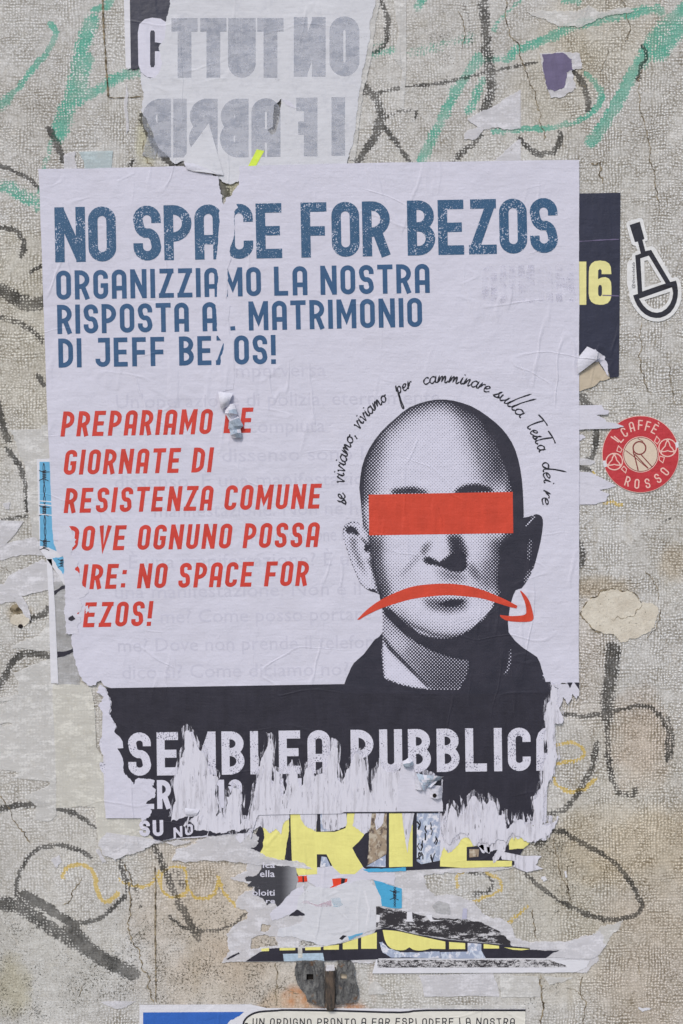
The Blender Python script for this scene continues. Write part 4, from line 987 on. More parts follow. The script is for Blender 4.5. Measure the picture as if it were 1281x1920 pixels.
# left torn patch hiding the first letters of three lines
patch = [(112, 985, 0), (131, 986), (137, 1000), (144, 1011), (137, 1026), (134, 1040), (148, 1056), (142, 1066), (150, 1080), (156, 1098), (168, 1110), (150, 1122), (156, 1136), (146, 1150), (154, 1164), (146, 1176), (150, 1190), (124, 1188), (121, 1150), (124, 1110), (120, 1080), (118, 1040)]
sheet('torn_patch', rough(patch, 2.4, 3, 73), D0 + .22, M_torn, MP, thick=.1)
sheet('torn_patch', rough([(160, 1138), (166, 1134), (168, 1146), (162, 1150)], 1.4, 3, 75), D0 + .22, M_torn, MP, thick=.1)
scrap('tiny dark chip of print at the torn left edge of the main poster', [(130, 1158), (138, 1153), (143, 1160), (136, 1164), (130, 1162)], 1.9, M_dark, .6, 76)

# ---- portrait
HS = Z(600, 670, 2.614, [(193, 640), (205, 540), (240, 450), (300, 365), (370, 300), (440, 245), (530, 215), (590, 208), (650, 213), (740, 240), (820, 290), (890, 350), (940, 420), (970, 500), (988, 600), (995, 700), (997, 780)])
FR = Z(620, 900, 2.911, [(1048, 205), (1080, 200), (1120, 186), (1150, 200), (1157, 240), (1145, 330), (1128, 400), (1115, 450), (1098, 500), (1075, 540), (1040, 590), (1008, 600), (985, 660), (973, 720), (970, 830), (1050, 915), (1125, 965), (1150, 1030), (1172, 1103), (1172, 1160), (75, 1160), (75, 1112), (100, 1050), (127, 997), (180, 950), (240, 870), (283, 830), (280, 700), (268, 640), (262, 620), (215, 605), (190, 590), (160, 560), (140, 515), (120, 470), (100, 415), (85, 370), (72, 330), (66, 290), (75, 250), (110, 228), (150, 232), (175, 245)])
sil = HS + FR
TX0, TY0 = 630, 735; TW, TH = 420, 570
tx, ty = np.meshgrid(TX0 + np.arange(TW) + .0, TY0 + np.arange(TH) + .0)
def blur(a, s):
    fy = np.fft.fftfreq(a.shape[0])[:, None]; fx = np.fft.rfftfreq(a.shape[1])[None, :]
    return np.fft.irfft2(np.fft.rfft2(a) * np.exp(-2 * (np.pi * s) ** 2 * (fx * fx + fy * fy)), s=a.shape)
zz = lambda pts: Z(620, 900, 2.911, pts)
z1 = lambda pts: Z(600, 670, 2.614, pts)
tone = np.zeros(tx.shape) + .07
silm = in_poly_np(tx, ty, sil).astype(float)
def lay(poly, val, s=3.0, mode='max'):
    global tone
    m = np.clip(blur(in_poly_np(tx, ty, poly).astype(float), s) / np.maximum(blur(silm, s), .25), 0, 1)
    if mode == 'max': tone = np.maximum(tone, m * val)
    elif mode == 'add': tone = tone + m * val
    else: tone = tone * (1 - m) + val * m
head = HS + zz([(1048, 205), (1010, 600), (985, 660), (960, 700), (900, 780), (800, 830), (660, 860), (560, 850), (450, 800), (350, 740), (283, 700), (262, 620), (225, 480), (205, 300), (175, 245)])
hm = in_poly_np(tx, ty, head).astype(float)
edge = np.clip(1 - blur(hm, 16), 0, 1) * hm
tone += edge * .95 * (hm)                                       # rounding towards the outline
edge2 = np.clip(1 - blur(hm, 5), 0, 1) * hm; tone += edge2 * .5
# sides of the skull
lay(z1([(195, 640), (210, 540), (250, 450), (320, 370), (330, 470), (300, 600), (300, 680), (200, 720)]), .42, 9, 'add')
lay(z1([(330, 350), (440, 255), (560, 215), (700, 225), (720, 300), (560, 270), (420, 340), (340, 440)]), .24, 10, 'add')
lay(z1([(660, 215), (760, 250), (850, 320), (850, 420), (900, 560), (900, 660), (780, 650), (760, 520), (700, 380)]), .58, 15, 'add')
lay(z1([(800, 290), (880, 350), (920, 480), (930, 660), (860, 560), (830, 430)]), .5, 9, 'add')
darkR = z1([(825, 310), (890, 350), (940, 420), (970, 500), (988, 600), (995, 700), (997, 790)]) + zz([(1048, 205), (1020, 600), (985, 660), (975, 700), (940, 640), (960, 540), (975, 430), (985, 300), (985, 60)]) + z1([(935, 640), (905, 540), (875, 470), (850, 400)])
lay(darkR, 1.25, 3.2)
lay([(x - 12, y) for x, y in darkR], .82, 7)
# under the bar: face
lay(zz([(210, 300), (300, 300), (290, 420), (300, 520), (340, 620), (290, 680), (262, 600), (235, 480)]), .55, 8, 'add')
lay(zz([(300, 470), (420, 470), (480, 520), (400, 600), (320, 580)]), .18, 12, 'add')
lay(zz([(820, 300), (990, 300), (980, 480), (950, 600), (880, 640), (780, 580), (800, 460), (860, 400)]), .55, 14, 'add')
lay(zz([(890, 330), (985, 330), (975, 480), (950, 580), (900, 560), (920, 440)]), .40, 8, 'add')
lay(zz([(330, 50), (450, 36), (530, 60), (530, 80), (330, 80)]), 1.05, 4)
lay(zz([(670, 60), (730, 28), (800, 20), (870, 38), (900, 66), (670, 76)]), 1.2, 3.5)
lay(zz([(540, 60), (680, 60), (680, 80), (540, 80)]), .35, 5)
lay(zz([(630, 296), (710, 296), (745, 380), (750, 440), (650, 430), (645, 360)]), .95, 5)
lay(zz([(500, 430), (530, 418), (565, 432), (590, 450), (620, 430), (650, 405), (690, 398), (715, 385), (735, 410), (745, 465), (735, 490), (700, 505), (650, 495), (610, 475), (560, 462), (520, 455)]), 1.25, 2.2)
lay(zz([(480, 400), (505, 345), (565, 330), (545, 370), (515, 425)]), .60, 4)
lay(zz([(360, 520), (475, 395), (500, 415), (400, 530)]), .50, 5)
lay(zz([(740, 420), (800, 470), (860, 560), (800, 570), (740, 500)]), .75, 8)
lay(zz([(560, 470), (740, 500), (760, 560), (640, 560), (580, 520)]), .62, 8)
lay(zz([(490, 640), (760, 640), (740, 710), (640, 730), (530, 705)]), .68, 6)
lay(zz([(545, 655), (600, 668), (650, 650), (700, 650), (735, 650), (725, 672), (690, 690), (640, 692), (590, 685)]), 1.2, 2.2)
lay(zz([(280, 690), (360, 680), (500, 790), (660, 840), (800, 780), (880, 700), (860, 740), (760, 850), (560, 880), (400, 800)]), .48, 8)
jaw = zz([(283, 700), (325, 702), (380, 752), (435, 800), (485, 836), (540, 856), (610, 862), (680, 858), (760, 815), (830, 760), (880, 700), (905, 640), (945, 590), (985, 640), (975, 700), (970, 830), (1010, 870), (1010, 1000), (985, 1160), (720, 1160), (715, 1120), (745, 1050), (752, 985), (700, 978), (640, 965), (555, 935), (480, 895), (420, 855), (350, 795), (300, 745)])
lay(jaw, 1.3, 2.6)
neckl = zz([(283, 730), (300, 745), (350, 795), (420, 855), (480, 895), (555, 935), (640, 965), (700, 978), (752, 985), (745, 1050), (700, 1145), (560, 1145), (450, 1135), (370, 1115), (290, 1080), (278, 950)])
m_ = np.clip(blur(in_poly_np(tx, ty, neckl).astype(float), 1.5), 0, 1)
ntone = .50 + .25 * np.clip((ty - 1150) / 120, -1, 1) * np.clip((tx - 760) / 60, -1, 1)
tri = np.clip(blur(in_poly_np(tx, ty, zz([(285, 880), (330, 930), (420, 1020), (540, 1140), (400, 1120), (300, 1082)])).astype(float), 2), 0, 1)
lit = np.clip(blur(in_poly_np(tx, ty, zz([(290, 760), (350, 830), (420, 880), (400, 960), (320, 880)])).astype(float), 6), 0, 1)
ntone = ntone * (1 - tri * .92) - lit * .15
line = np.clip(blur(in_poly_np(tx, ty, zz([(285, 840), (330, 905), (420, 1000), (540, 1120), (530, 1135), (410, 1020), (315, 925), (280, 860)])).astype(float), 1.5), 0, 1)
ntone = np.maximum(ntone, line * .95)
tone = tone * (1 - m_) + ntone * m_
shirt = zz([(283, 832), (278, 950), (290, 1080), (370, 1112), (450, 1132), (560, 1147), (700, 1147), (760, 1130), (930, 1110), (990, 1040), (990, 900), (970, 830), (1050, 915), (1125, 965), (1150, 1030), (1180, 1200), (60, 1200), (75, 1112), (127, 997), (240, 870)])
lay(shirt, 1.35, .9)
lay(zz([(975, 905), (990, 930), (985, 1000), (970, 1050), (930, 1082), (955, 1030), (968, 980)]), .55, 1.6, 'set')
# ears
lear = zz([(175, 245), (150, 232), (110, 228), (75, 250), (66, 290), (85, 370), (120, 470), (160, 560), (215, 605), (250, 610), (225, 480), (205, 330)])
m_ = in_poly_np(tx, ty, lear).astype(float); le = np.clip(1 - blur(m_, 1.3), 0, 1) * 1.5
tone = np.where(m_ > .5, .10 + le, tone)
lay(zz([(80, 262), (100, 250), (135, 258), (160, 300), (140, 300), (110, 285), (95, 300)]), 1.2, 1.5)
lay(zz([(150, 300), (180, 320), (215, 360), (205, 400), (180, 380), (190, 350)]), 1.1, 1.6)
lay(zz([(90, 300), (150, 310), (150, 380), (190, 470), (200, 540), (140, 460), (110, 380)]), .55, 4); lay(zz([(190, 420), (230, 440), (245, 540), (215, 480)]), .7, 2.5); lay(zz([(190, 590), (250, 598), (250, 618), (215, 608)]), 1.1, 1.4)
rear = zz([(1048, 205), (1080, 200), (1120, 186), (1150, 200), (1157, 240), (1145, 330), (1115, 450), (1075, 540), (1040, 590), (1008, 600), (1010, 400), (1030, 260)])
m_ = in_poly_np(tx, ty, rear); tone = np.where(m_, 1.2, tone)
lay(zz([(1108, 188), (1120, 195), (1085, 240), (1065, 262), (1060, 250), (1085, 215)]), .38, 1.2, 'set')
lay(zz([(1085, 310), (1105, 320), (1095, 400), (1085, 460), (1065, 430), (1070, 360)]), .62, 3, 'set'); lay(zz([(1095, 470), (1080, 530), (1040, 580), (1050, 540), (1070, 500)]), .6, 2, 'set')
lay(zz([(985, 40), (1000, 40), (1010, 640), (985, 640)]), 1.2, 3)
tone = np.clip(tone * 1.08, 0, 1.3)
por_poly = [p for p in smooth_line(sil + [sil[0]], 2)][:-1]
pts = []
gxx, gyy = np.meshgrid(np.arange(640, 1030, 3.0), np.arange(746, 1300, 3.0)); ins = in_poly_np(gxx, gyy, por_poly)
er = blur(in_poly_np(tx, ty, por_poly).astype(float), 1.2)
for x, y, i in zip(gxx.ravel(), gyy.ravel(), ins.ravel()):
    if i and er[min(TH - 1, int(y - TY0)), min(TW - 1, int(x - TX0))] > .93: pts.append((x, y))
v2, tr = cdt([por_poly], pts=pts)
DP = D0 + .19
verts = [W(x, y, DP) for x, y in v2]; faces = [list(f) if area([v2[i] for i in f]) < 0 else list(f)[::-1] for f in tr]
por = link('portrait', verts, faces, M_half, MP, label='halftone print of a bald man')
at = por.data.attributes.new('tone', 'FLOAT', 'POINT')
ta = blur(tone * silm, 1.0) / np.maximum(blur(silm, 1.0), 1e-3)
ta = np.where((ty > 1276) & ~in_poly_np(tx, ty, neckl), 1.3, ta); ta[ty > 1290] = np.maximum(ta, np.where(in_poly_np(tx, ty, neckl), 0, 1.3))[ty > 1290]; ta[ty > 1294] = 1.3
at.data.foreach_set('value', np.array([ta[int(np.clip(round(y - TY0), 0, TH - 1)), int(np.clip(round(x - TX0), 0, TW - 1))] for x, y in v2], np.float32))
sheet('eye_bar', zz([(207, 80), (992, 65), (995, 290), (210, 302)]), DP + .05, M_bar, MP, thick=0, label='flat red bar over the eyes')
smile = smooth_line(zz([(145, 760), (200, 705), (270, 655), (350, 615), (440, 582), (540, 568), (640, 565), (740, 575), (830, 600), (900, 628), (970, 660), (1018, 686)]), 3) + smooth_line(zz([(1012, 700), (970, 690), (900, 668), (820, 645), (740, 635), (640, 628), (540, 635), (440, 650), (350, 675), (270, 702), (200, 735), (155, 762)]), 3)
arrow = smooth_line(zz([(1036, 602), (1062, 628), (1085, 665), (1100, 715), (1105, 755), (1085, 771), (1020, 773), (960, 766), (925, 746)]), 3) + smooth_line(zz([(922, 735), (980, 741), (1030, 739), (1060, 732), (1066, 710), (1056, 660), (1032, 605)]), 3)
sheet('curved_arrow', [smile], DP + .05, M_bar, MP, thick=0, label='red downturned curve across the mouth'); sheet('arrow_tip', [arrow], DP + .05, M_bar, MP, thick=0)

# handwritten line on an arc round the head
HW = {
 'a': (1.0, [[(.75, .95), (.4, 1.0), (.1, .6), (.15, .15), (.45, 0), (.75, .4), (.85, .95), (.8, .4), (.9, .05), (1.1, .1)]]),
 'c': (.85, [[(.8, .85), (.5, 1.0), (.15, .65), (.15, .2), (.45, 0), (.95, .3)]]),
 'd': (1.1, [[(.75, .9), (.35, .95), (.1, .5), (.3, .02), (.65, .3), (.9, 1.2), (1.35, 3.1), (.95, 1.3), (.82, .3), (1.0, .02), (1.15, .12)]]),
 'e': (.8, [[(.1, .45), (.5, .55), (.7, .85), (.45, 1.0), (.15, .6), (.2, .1), (.5, 0), (.9, .3)]]),
 'i': (.5, [[(.1, .2), (.3, 1.0), (.2, .3), (.32, .02), (.55, .2)], [(.42, 1.45), (.46, 1.6)]]),
 'l': (.6, [[(.1, .2), (.55, 1.4), (1.25, 3.3), (.7, 1.8), (.25, .5), (.35, .02), (.65, .2)]]),
 'm': (1.5, [[(.1, 0), (.3, 1.0), (.28, .3), (.55, .95), (.7, .9), (.65, .2), (.95, .95), (1.1, .9), (1.08, .1), (1.25, 0), (1.5, .3)]]),
 'n': (1.05, [[(.1, 0), (.3, 1.0), (.28, .3), (.6, .95), (.75, .9), (.7, .1), (.85, 0), (1.1, .3)]]),
 'o': (.95, [[(.5, 1.0), (.12, .7), (.12, .2), (.45, 0), (.75, .4), (.65, .9), (.45, .95), (.7, .8), (1.0, .9)]]),
 'p': (1.0, [[(.15, .4), (.4, 1.2), (.1, -.6), (-.3, -2.2), (-.05, -2.3), (.15, -1.0), (.4, .6), (.75, 1.0), (.9, .6), (.6, .05), (.35, .1)]]),
 'r': (.75, [[(.1, 0), (.3, 1.05), (.3, .5), (.55, .95), (.8, .95)]]),
 's': (.75, [[(.1, .1), (.5, .75), (.6, 1.1), (.45, .8), (.65, .35), (.45, 0), (.15, .1), (.5, .05), (.9, .3)]]),
 't': (1.0, [[(.75, 2.4), (.35, .9), (.3, .2), (.5, 0), (.85, .3)], [(-.3, 2.3), (.8, 2.5), (1.6, 2.55)]]),
 'u': (1.0, [[(.15, 1.0), (.15, .3), (.35, 0), (.7, .5), (.85, 1.0), (.78, .3), (.9, .02), (1.1, .2)]]),
 'v': (.9, [[(.1, .9), (.25, .95), (.35, .05), (.5, .2), (.8, 1.0), (1.0, .85)]]),
 ',': (.4, [[(.25, .15), (.2, -.1), (.05, -.45)]])}
ccx, ccy, RB = 832, 905, 187
words = [('se', (645, 948), (639, 926)), ('viviamo,', (638, 908), (660, 812)), ('viviamo', (662, 800), (718, 736)), ('per', (737, 726), (768, 712)), ('camminare', (790, 706), (915, 735)), ('sulla', (922, 742), (978, 780)), ('testa', (984, 800), (1008, 848)), ('dei', (1012, 868), (1020, 905)), ('re', (1022, 918), (1016, 944))]
hwq = []
for wd, a, b in words:
    tot = sum(HW[c][0] for c in wd)
    A0 = math.atan2(a[1] - ccy, a[0] - ccx); A1 = math.atan2(b[1] - ccy, b[0] - ccx)
    while A1 < A0 - 0: A1 += 2 * math.pi
    if A1 - A0 > math.pi: A1 -= 2 * math.pi
    R0 = RB; Lw = (A1 - A0) * R0; xk = Lw / tot; yk = 12.0
    x = 0
    for c in wd:
        wg, sts = HW[c]
        for st in sts:
            P = []
            for px, py in smooth_line(st, 4) if len(st) > 2 else st:
                sl = 0.0 if c in 'lptd' else .1 * py
                th = A0 + ((x + px + sl) * xk) / R0; rr = R0 + py * yk * (1.12 if (c in 'ltd' and py > 1.2) else 1.0)
                P.append((ccx + rr * math.cos(th), ccy + rr * math.sin(th)))
            hwq.append(P)
        x += wg
vv = []; ff = []
for P in hwq:
    for s in stroke_quads(P, [2.5 + .6 * math.sin(i * .9) for i in range(len(P))]):
        if area(s) > 0: s = s[::-1]
        b = len(vv); vv += [W(q[0], q[1], DT + .0004 * (b % 7)) for q in s]; ff.append([b, b + 1, b + 2, b + 3])
link('handwritten_lettering', vv, ff, M_wire, MP)

# ---- dark band with white letters
z4 = lambda pts: Z(160, 1260, 2.669, pts); z5 = lambda pts: Z(600, 1260, 2.669, pts)
band = z4([(105, 79, 0)]) + [(640, 1282, 0), (1022, 1278, 0)] + z5([(1153, 47, 1), (1150, 130), (1128, 175), (1120, 240), (1135, 280), (1138, 330), (1140, 380), (1112, 470), (1108, 560), (1064, 632), (1062, 740), (1000, 750), (980, 800)]) + [(945, 1556), (925, 1535), (830, 1530, 0), (828, 1523, 0), (484, 1524), (478, 1540), (462, 1560), (380, 1566), (290, 1572), (276, 1560), (262, 1500), (236, 1470)] + z4([(150, 480), (140, 400), (145, 330), (150, 300), (160, 270), (125, 210), (135, 150), (113, 110)])
sheet('band_paper', rough([(196, 1290, 0), (1030, 1284, 0), (1024, 1540), (960, 1552), (840, 1545, 0), (828, 1523, 0), (478, 1524), (474, 1560), (290, 1576), (286, 1533, 0), (200, 1533, 0), (196, 1500)], 1.5, 4, 79), D0 - .1, M_torn, MP)
sheet('dark_band', rough(band, 2.0, 3, 80), D0 + .06 + .09, M_dark, MP, thick=0.08)
for p in ([(1063, 1279), (1073, 1279), (1068, 1290)], [(1076, 1279), (1085, 1279), (1085, 1292)]): sheet('dark_band', p, D0 + .14, M_dark, MP, thick=0)
DB = D0 + .24
put_text('lettering', text_polys('ASSEMBLEA PUBBLICA', (134, 1455), (1049, 1443.5), 81, w=.5, t=.185, gap=.11, space=.42, skip=(0, 17)), DB, M_whiteprint, MP, 'worn white letters')
sheet('lettering', [(1005, 1444), (1005, 1385), (1009, 1373), (1017, 1365), (1027, 1363), (1029, 1375), (1022, 1379), (1019, 1386), (1019, 1411), (1028, 1411), (1027, 1421), (1019, 1421), (1019, 1444)], DB, M_whiteprint, MP, thick=0)
put_text('lettering', text_polys('ER', (266, 1516), (322, 1515), 54, w=.5, t=.18, gap=.08), DB, M_whiteplain, MP)
put_text('lettering', text_polys('13', (405, 1514), (455, 1513), 53, w=.5, t=.2, gap=.10), DB, M_whiteplain, MP)
put_text('lettering', text_polys('GIUGNO 2025', (488, 1512), (828, 1507), 53, w=.5, t=.18, gap=.1, space=.4), DB, M_whiteplain, MP)
put_text('lettering', text_polys('SU', (262, 1567), (308, 1566), 30, w=.6, t=.22, gap=.12), DB, M_whiteplain, MP)

# torn white paper over the band (fibres pulled upwards)
tearA = z4([(78, 60, 0), (104, 79), (113, 110), (131, 150), (121, 205), (158, 272), (150, 300), (178, 325, 0), (190, 345, 0), (193, 378, 0), (163, 380, 0), (178, 402, 0), (190, 428, 0), (195, 455, 0), (192, 478), (215, 522), (245, 560), (262, 530), (350, 540), (330, 560), (355, 590), (350, 625), (300, 655), (335, 690), (328, 715), (300, 735), (290, 750), (280, 728, 0), (105, 728, 0), (105, 500, 0), (100, 400, 0), (85, 380, 0), (90, 200), (70, 160), (95, 120), (60, 100)])
sheet('torn_patch', rough(tearA, 2.2, 3, 81), DB + .16, M_poster, MP, thick=.12)
tearB = z4([(430, 745), (455, 640), (440, 560), (470, 480), (478, 430), (500, 385), (497, 300), (520, 290), (545, 330), (575, 390), (600, 405), (612, 450), (622, 500), (655, 515), (668, 530), (655, 560), (650, 610), (668, 680), (655, 720), (680, 700), (700, 740), (715, 650), (708, 620), (735, 600), (740, 575), (782, 590), (785, 640), (770, 700), (778, 760), (790, 735), (822, 740), (850, 580), (868, 520), (880, 440), (908, 380), (918, 322), (938, 335), (945, 380), (935, 480), (928, 590), (955, 488), (975, 505), (978, 620), (1000, 600), (1018, 520), (1040, 465), (1058, 500), (1072, 570), (1090, 560), (1100, 500), (1120, 470), (1150, 520), (1190, 505), (1215, 440), (1240, 356), (1265, 380), (1258, 470), (1262, 540)]) + \
        z5([(110, 560), (125, 520), (148, 470), (170, 415), (200, 410), (225, 440), (232, 520), (250, 600), (270, 575), (255, 545), (285, 500), (300, 455), (340, 500), (400, 490), (430, 470), (470, 500), (560, 530), (604, 560), (606, 694, 0), (120, 697, 0)]) + z4([(1281, 705, 0), (1024, 708, 0), (868, 712), (850, 760), (780, 790), (700, 800), (640, 800), (560, 790), (520, 770), (445, 735)])
sheet('torn_patch', rough(tearB, 4.0, 1.8, 82, (.16, 1)), DB + .16, M_torn_v, MP, thick=.12)
def grow(poly, k, up):      # paper fuzz reaches a little further than the solid tear
    cx_ = sum(p[0] for p in poly) / len(poly); n_ = len(poly); out = []
    for i in range(n_):
        a_, b_ = poly[i - 1], poly[(i + 1) % n_]; dx, dy = b_[0] - a_[0], b_[1] - a_[1]; L_ = math.hypot(dx, dy) + 1e-6
        sg = 1 if area(poly) > 0 else -1
        out.append((poly[i][0] + sg * dy / L_ * k, poly[i][1] - sg * dx / L_ * k - up) + tuple(poly[i][2:]))
    return out
sheet('paper_fuzz', rough(grow(tearB, 5, 7), 9, 2.2, 182, (.16, 1)), DB + .10, M_fuzz, MP, thick=0)
tearC = z5([(606, 700, 0), (608, 745), (628, 790), (640, 720), (655, 660), (680, 690), (690, 735), (715, 700), (740, 655), (770, 615), (800, 650), (815, 690), (812, 630), (832, 660), (845, 628), (875, 650), (893, 715), (925, 705), (930, 790), (945, 775), (975, 738), (1010, 735), (1030, 770), (1050, 738), (1065, 770), (1075, 740), (1066, 640), (1090, 620), (1110, 560), (1115, 470), (1140, 400), (1130, 330), (1125, 260), (1130, 180), (1150, 140), (1158, 60), (1186, 80), (1180, 160), (1220, 240), (1170, 260), (1160, 330), (1188, 420), (1160, 520), (1140, 560), (1118, 620), (1110, 760), (1185, 742), (1150, 800), (1090, 840), (1040, 850), (1000, 820), (960, 800), (930, 850), (890, 830), (850, 860), (810, 850), (770, 870), (740, 820), (700, 800), (650, 860), (620, 830), (606, 760)])
sheet('torn_patch', rough(tearC, 4.2, 1.8, 83, (.18, 1)), DB + .14, M_torn_v, MP, thick=.12)
sheet('paper_fuzz', rough(grow(tearC, 5, 6), 9, 2.2, 183, (.16, 1)), DB + .08, M_fuzz, MP, thick=0)
sheet('torn_edge', rough([(1030, 1282, 0), (1085, 1282, 0), (1085, 1302), (1080, 1310), (1072, 1300), (1064, 1320), (1055, 1306), (1046, 1340), (1036, 1330), (1034, 1310)], 2, 3, 84), D0 + .05, M_torn, MP)
# loose paper fibres bristling along the tears
def slivers(name, spots, d, mat, parent, seed):
    r = random.Random(seed); v = []; f = []
    for (x0, y0, x1, y1, n, lo, hi) in spots:
        n = int(n * .45)
        for _ in range(n):
            x = r.uniform(x0, x1); y = r.uniform(y0, y1); h = r.uniform(lo, hi); w = r.uniform(1.0, 4.2); s = r.uniform(-.35, .35) * h
            w *= .6; k1, k2 = r.uniform(.5, 1), r.uniform(.3, .9); b = len(v)
            v += [W(x, y + h * .3, d), W(x + w * k1, y, d), W(x + s * .5 + w * k2, y - h * .5, d + .03), W(x + s, y - h, d + .05), W(x + s * .5 - w * k2 * .7, y - h * .45, d + .03), W(x - w, y - h * .05, d)]; f.append([b, b + 1, b + 2, b + 3, b + 4, b + 5])
    return link(name, v, f, mat, parent, kind='stuff')
slivers('paper_fibres', [(340, 1440, 400, 1500, 26, 6, 20), (402, 1500, 460, 1545, 22, 6, 22), (478, 1420, 545, 1500, 30, 6, 24), (560, 1440, 640, 1500, 34, 6, 22), (640, 1440, 700, 1500, 26, 6, 22), (700, 1440, 770, 1470, 18, 4, 14), (830, 1520, 930, 1545, 44, 6, 24), (930, 1530, 1000, 1545, 34, 6, 20), (860, 1500, 925, 1520, 24, 6, 18), (1020, 1330, 1040, 1500, 22, 4, 12)], DB + .34, M_torn, MP, 9)

slivers('paper_fibres', [(820, 1550, 1000, 1585, 12, 8, 26), (330, 1540, 480, 1580, 22, 8, 26), (380, 1500, 400, 1560, 6, 8, 26)], DB + .42, M_torn_v, MP, 29)
# shredded lower margin
t_ = thing('paper_scrap', 'shredded whitish paper mass hanging under the left end of the dark band', 'paper scrap', 330, 1612)
W2 = [(185, 1583), (200, 1560, 0), (290, 1572), (330, 1585), (380, 1572), (410, 1562), (470, 1560), (486, 1568), (484, 1582), (470, 1590), (498, 1604), (560, 1614), (590, 1630), (540, 1622), (470, 1618), (420, 1612), (350, 1616), (322, 1612), (330, 1592), (372, 1578), (330, 1574), (290, 1580), (262, 1596), (215, 1612), (196, 1604)]
sheet('torn_edge', rough(W2, 2.8, 3, 85), 1.2, M_resid_hi, t_)
sheet('printed_face', rough(z4([(350, 835), (400, 800), (428, 752), (500, 720), (548, 716), (520, 740), (548, 770), (540, 800), (440, 825), (385, 840)]), 1.6, 3, 86), DB + .36, M_dark, t_)
put_text('lettering', text_polys('NO', (326, 1571), (364, 1562), 20, w=.6, t=.22, gap=.12, slant=.2), DB + .42, M_whiteplain, t_)
bent('curl', [(347, 1513), (376, 1516), (368, 1528), (350, 1528)], 6, 5, lambda u, v: 1.8 + 1.0 * math.sin(v * 2.8), M_tissue, t_)

# ------------------------------------------------------------------ yellow lettered poster beneath
zA = lambda pts: Z(400, 1500, 3.768, pts); zB = lambda pts: Z(700, 1500, 3.558, pts)
YP = thing('poster', 'shredded poster with huge yellow black-edged letters below the dark band', 'poster', 730, 1642)
sheet('paper', rough([(462, 1602), (466, 1580), (486, 1550), (492, 1515, 0), (1000, 1515, 0), (1003, 1560), (985, 1585), (966, 1618), (958, 1622, 0), (700, 1634, 0), (560, 1642), (500, 1616)], 1.4, 3, 90), 1.0, M_dark, YP)
yl = 1.06
sheet('letter', rough(zA([(345, 60, 0), (535, 60, 0), (537, 180), (530, 260), (505, 420), (400, 420), (320, 402), (350, 335), (362, 260), (350, 190)]), 1, 3, 91), yl, M_yellow, YP, thick=0)
sheet('letter', zA([(545, 60), (732, 60), (728, 222), (860, 222), (935, 195), (950, 60), (1085, 60), (1080, 190), (1062, 250), (1030, 290), (982, 335), (1010, 390), (1058, 468), (1000, 520), (900, 520), (845, 470), (800, 380), (732, 380), (734, 520), (600, 530), (556, 420), (548, 200)]), yl, M_yellow, YP, thick=0)
sheet('letter', zB([(105, 40), (262, 40), (262, 440), (105, 445)]), yl, M_yellow, YP, thick=0)
sheet('letter', zB([(448, 40), (622, 60), (690, 60), (690, 305), (622, 310), (622, 402), (925, 402), (922, 440), (600, 450), (445, 440)]), yl, M_yellow, YP, thick=0)
sheet('letter', rough(zB([(905, 60), (1065, 60), (1062, 262), (1000, 322), (905, 328)]), 1, 3, 92), yl, M_yellow, YP, thick=0)
sheet('photo_print', rough(zA([(1105, 80), (1225, 80), (1222, 380), (1090, 455), (1100, 260)]), 1, 3, 93), yl, M_photo_brown, YP, thick=0)
sheet('photo_print', zA([(755, 80), (860, 80), (860, 215), (760, 220)]), yl, M_photo_blue, YP, thick=0); sheet('photo_print', zA([(765, 395), (800, 400), (830, 465), (755, 470)]), yl + .04, M_photo_blue, YP, thick=0)
sheet('photo_print', zA([(1080, 465), (1218, 385), (1218, 470)]), yl + .04, M_photo_blue, YP, thick=0)
sheet('scribbled_print', zB([(290, 60), (446, 60), (446, 400), (320, 425), (290, 405)]), yl, M_photo_blue, YP, thick=0)
r_ = random.Random(3); q = []
for k in range(16):
    x = r_.uniform(300, 420); y = r_.uniform(130, 380); q += stroke_quads(zB([(x, y), (x + r_.uniform(-12, 12), y + 22), (x + r_.uniform(-20, 14), y + 48)]), r_.uniform(1.2, 3))
q += stroke_quads(zB([(290, 140), (312, 165), (300, 195)]), 3)
v, f = cdt(q); put_text('scribbled_print', [(v, f)], yl + .04, M_wire, YP)
sheet('photo_print', zB([(640, 325), (705, 325), (700, 375), (640, 380)]), yl + .06, M_photo_brown, YP, thick=0)
# white shreds pulled down over it
def shred(pts, seed, d=1.25, mat=M_torn_v, amp=2.2, dirn=(.25, 1), parent=None):
    return sheet('torn_shred', rough(pts, amp, 3, seed, dirn), d, mat, parent or YP)
shred(zA([(300, 85, 0), (535, 85, 0), (540, 120), (500, 160), (480, 240), (440, 200), (400, 230), (350, 190), (335, 180), (250, 240), (190, 300), (150, 250), (260, 160)]), 101)
shred(zA([(610, 85, 0), (735, 85, 0), (735, 130), (725, 220), (700, 205), (650, 180), (620, 130)]), 102)
shred(zA([(770, 85, 0), (940, 85, 0), (945, 160), (920, 190), (850, 215), (780, 200), (765, 150)]), 103); shred(zA([(1000, 85, 0), (1120, 85, 0), (1110, 190), (1070, 240), (1020, 200), (985, 180)]), 104)
shred(zA([(1150, 85, 0), (1210, 85, 0), (1200, 160), (1150, 210), (1140, 150)]), 105)
shred(zB([(190, 72, 0), (275, 72, 0), (262, 150), (245, 220), (228, 350), (215, 280), (198, 160)]), 106)
shred(zB([(445, 72, 0), (640, 60), (880, 80), (900, 200), (880, 330), (840, 380), (800, 420), (795, 380), (830, 330), (760, 350), (690, 300), (680, 250), (600, 250), (560, 300), (500, 350), (470, 310), (445, 380)]), 107)
shred(zB([(700, 300), (735, 300), (742, 350), (728, 350)]), 108); shred(zB([(755, 310), (775, 312), (778, 350), (764, 352)]), 109)
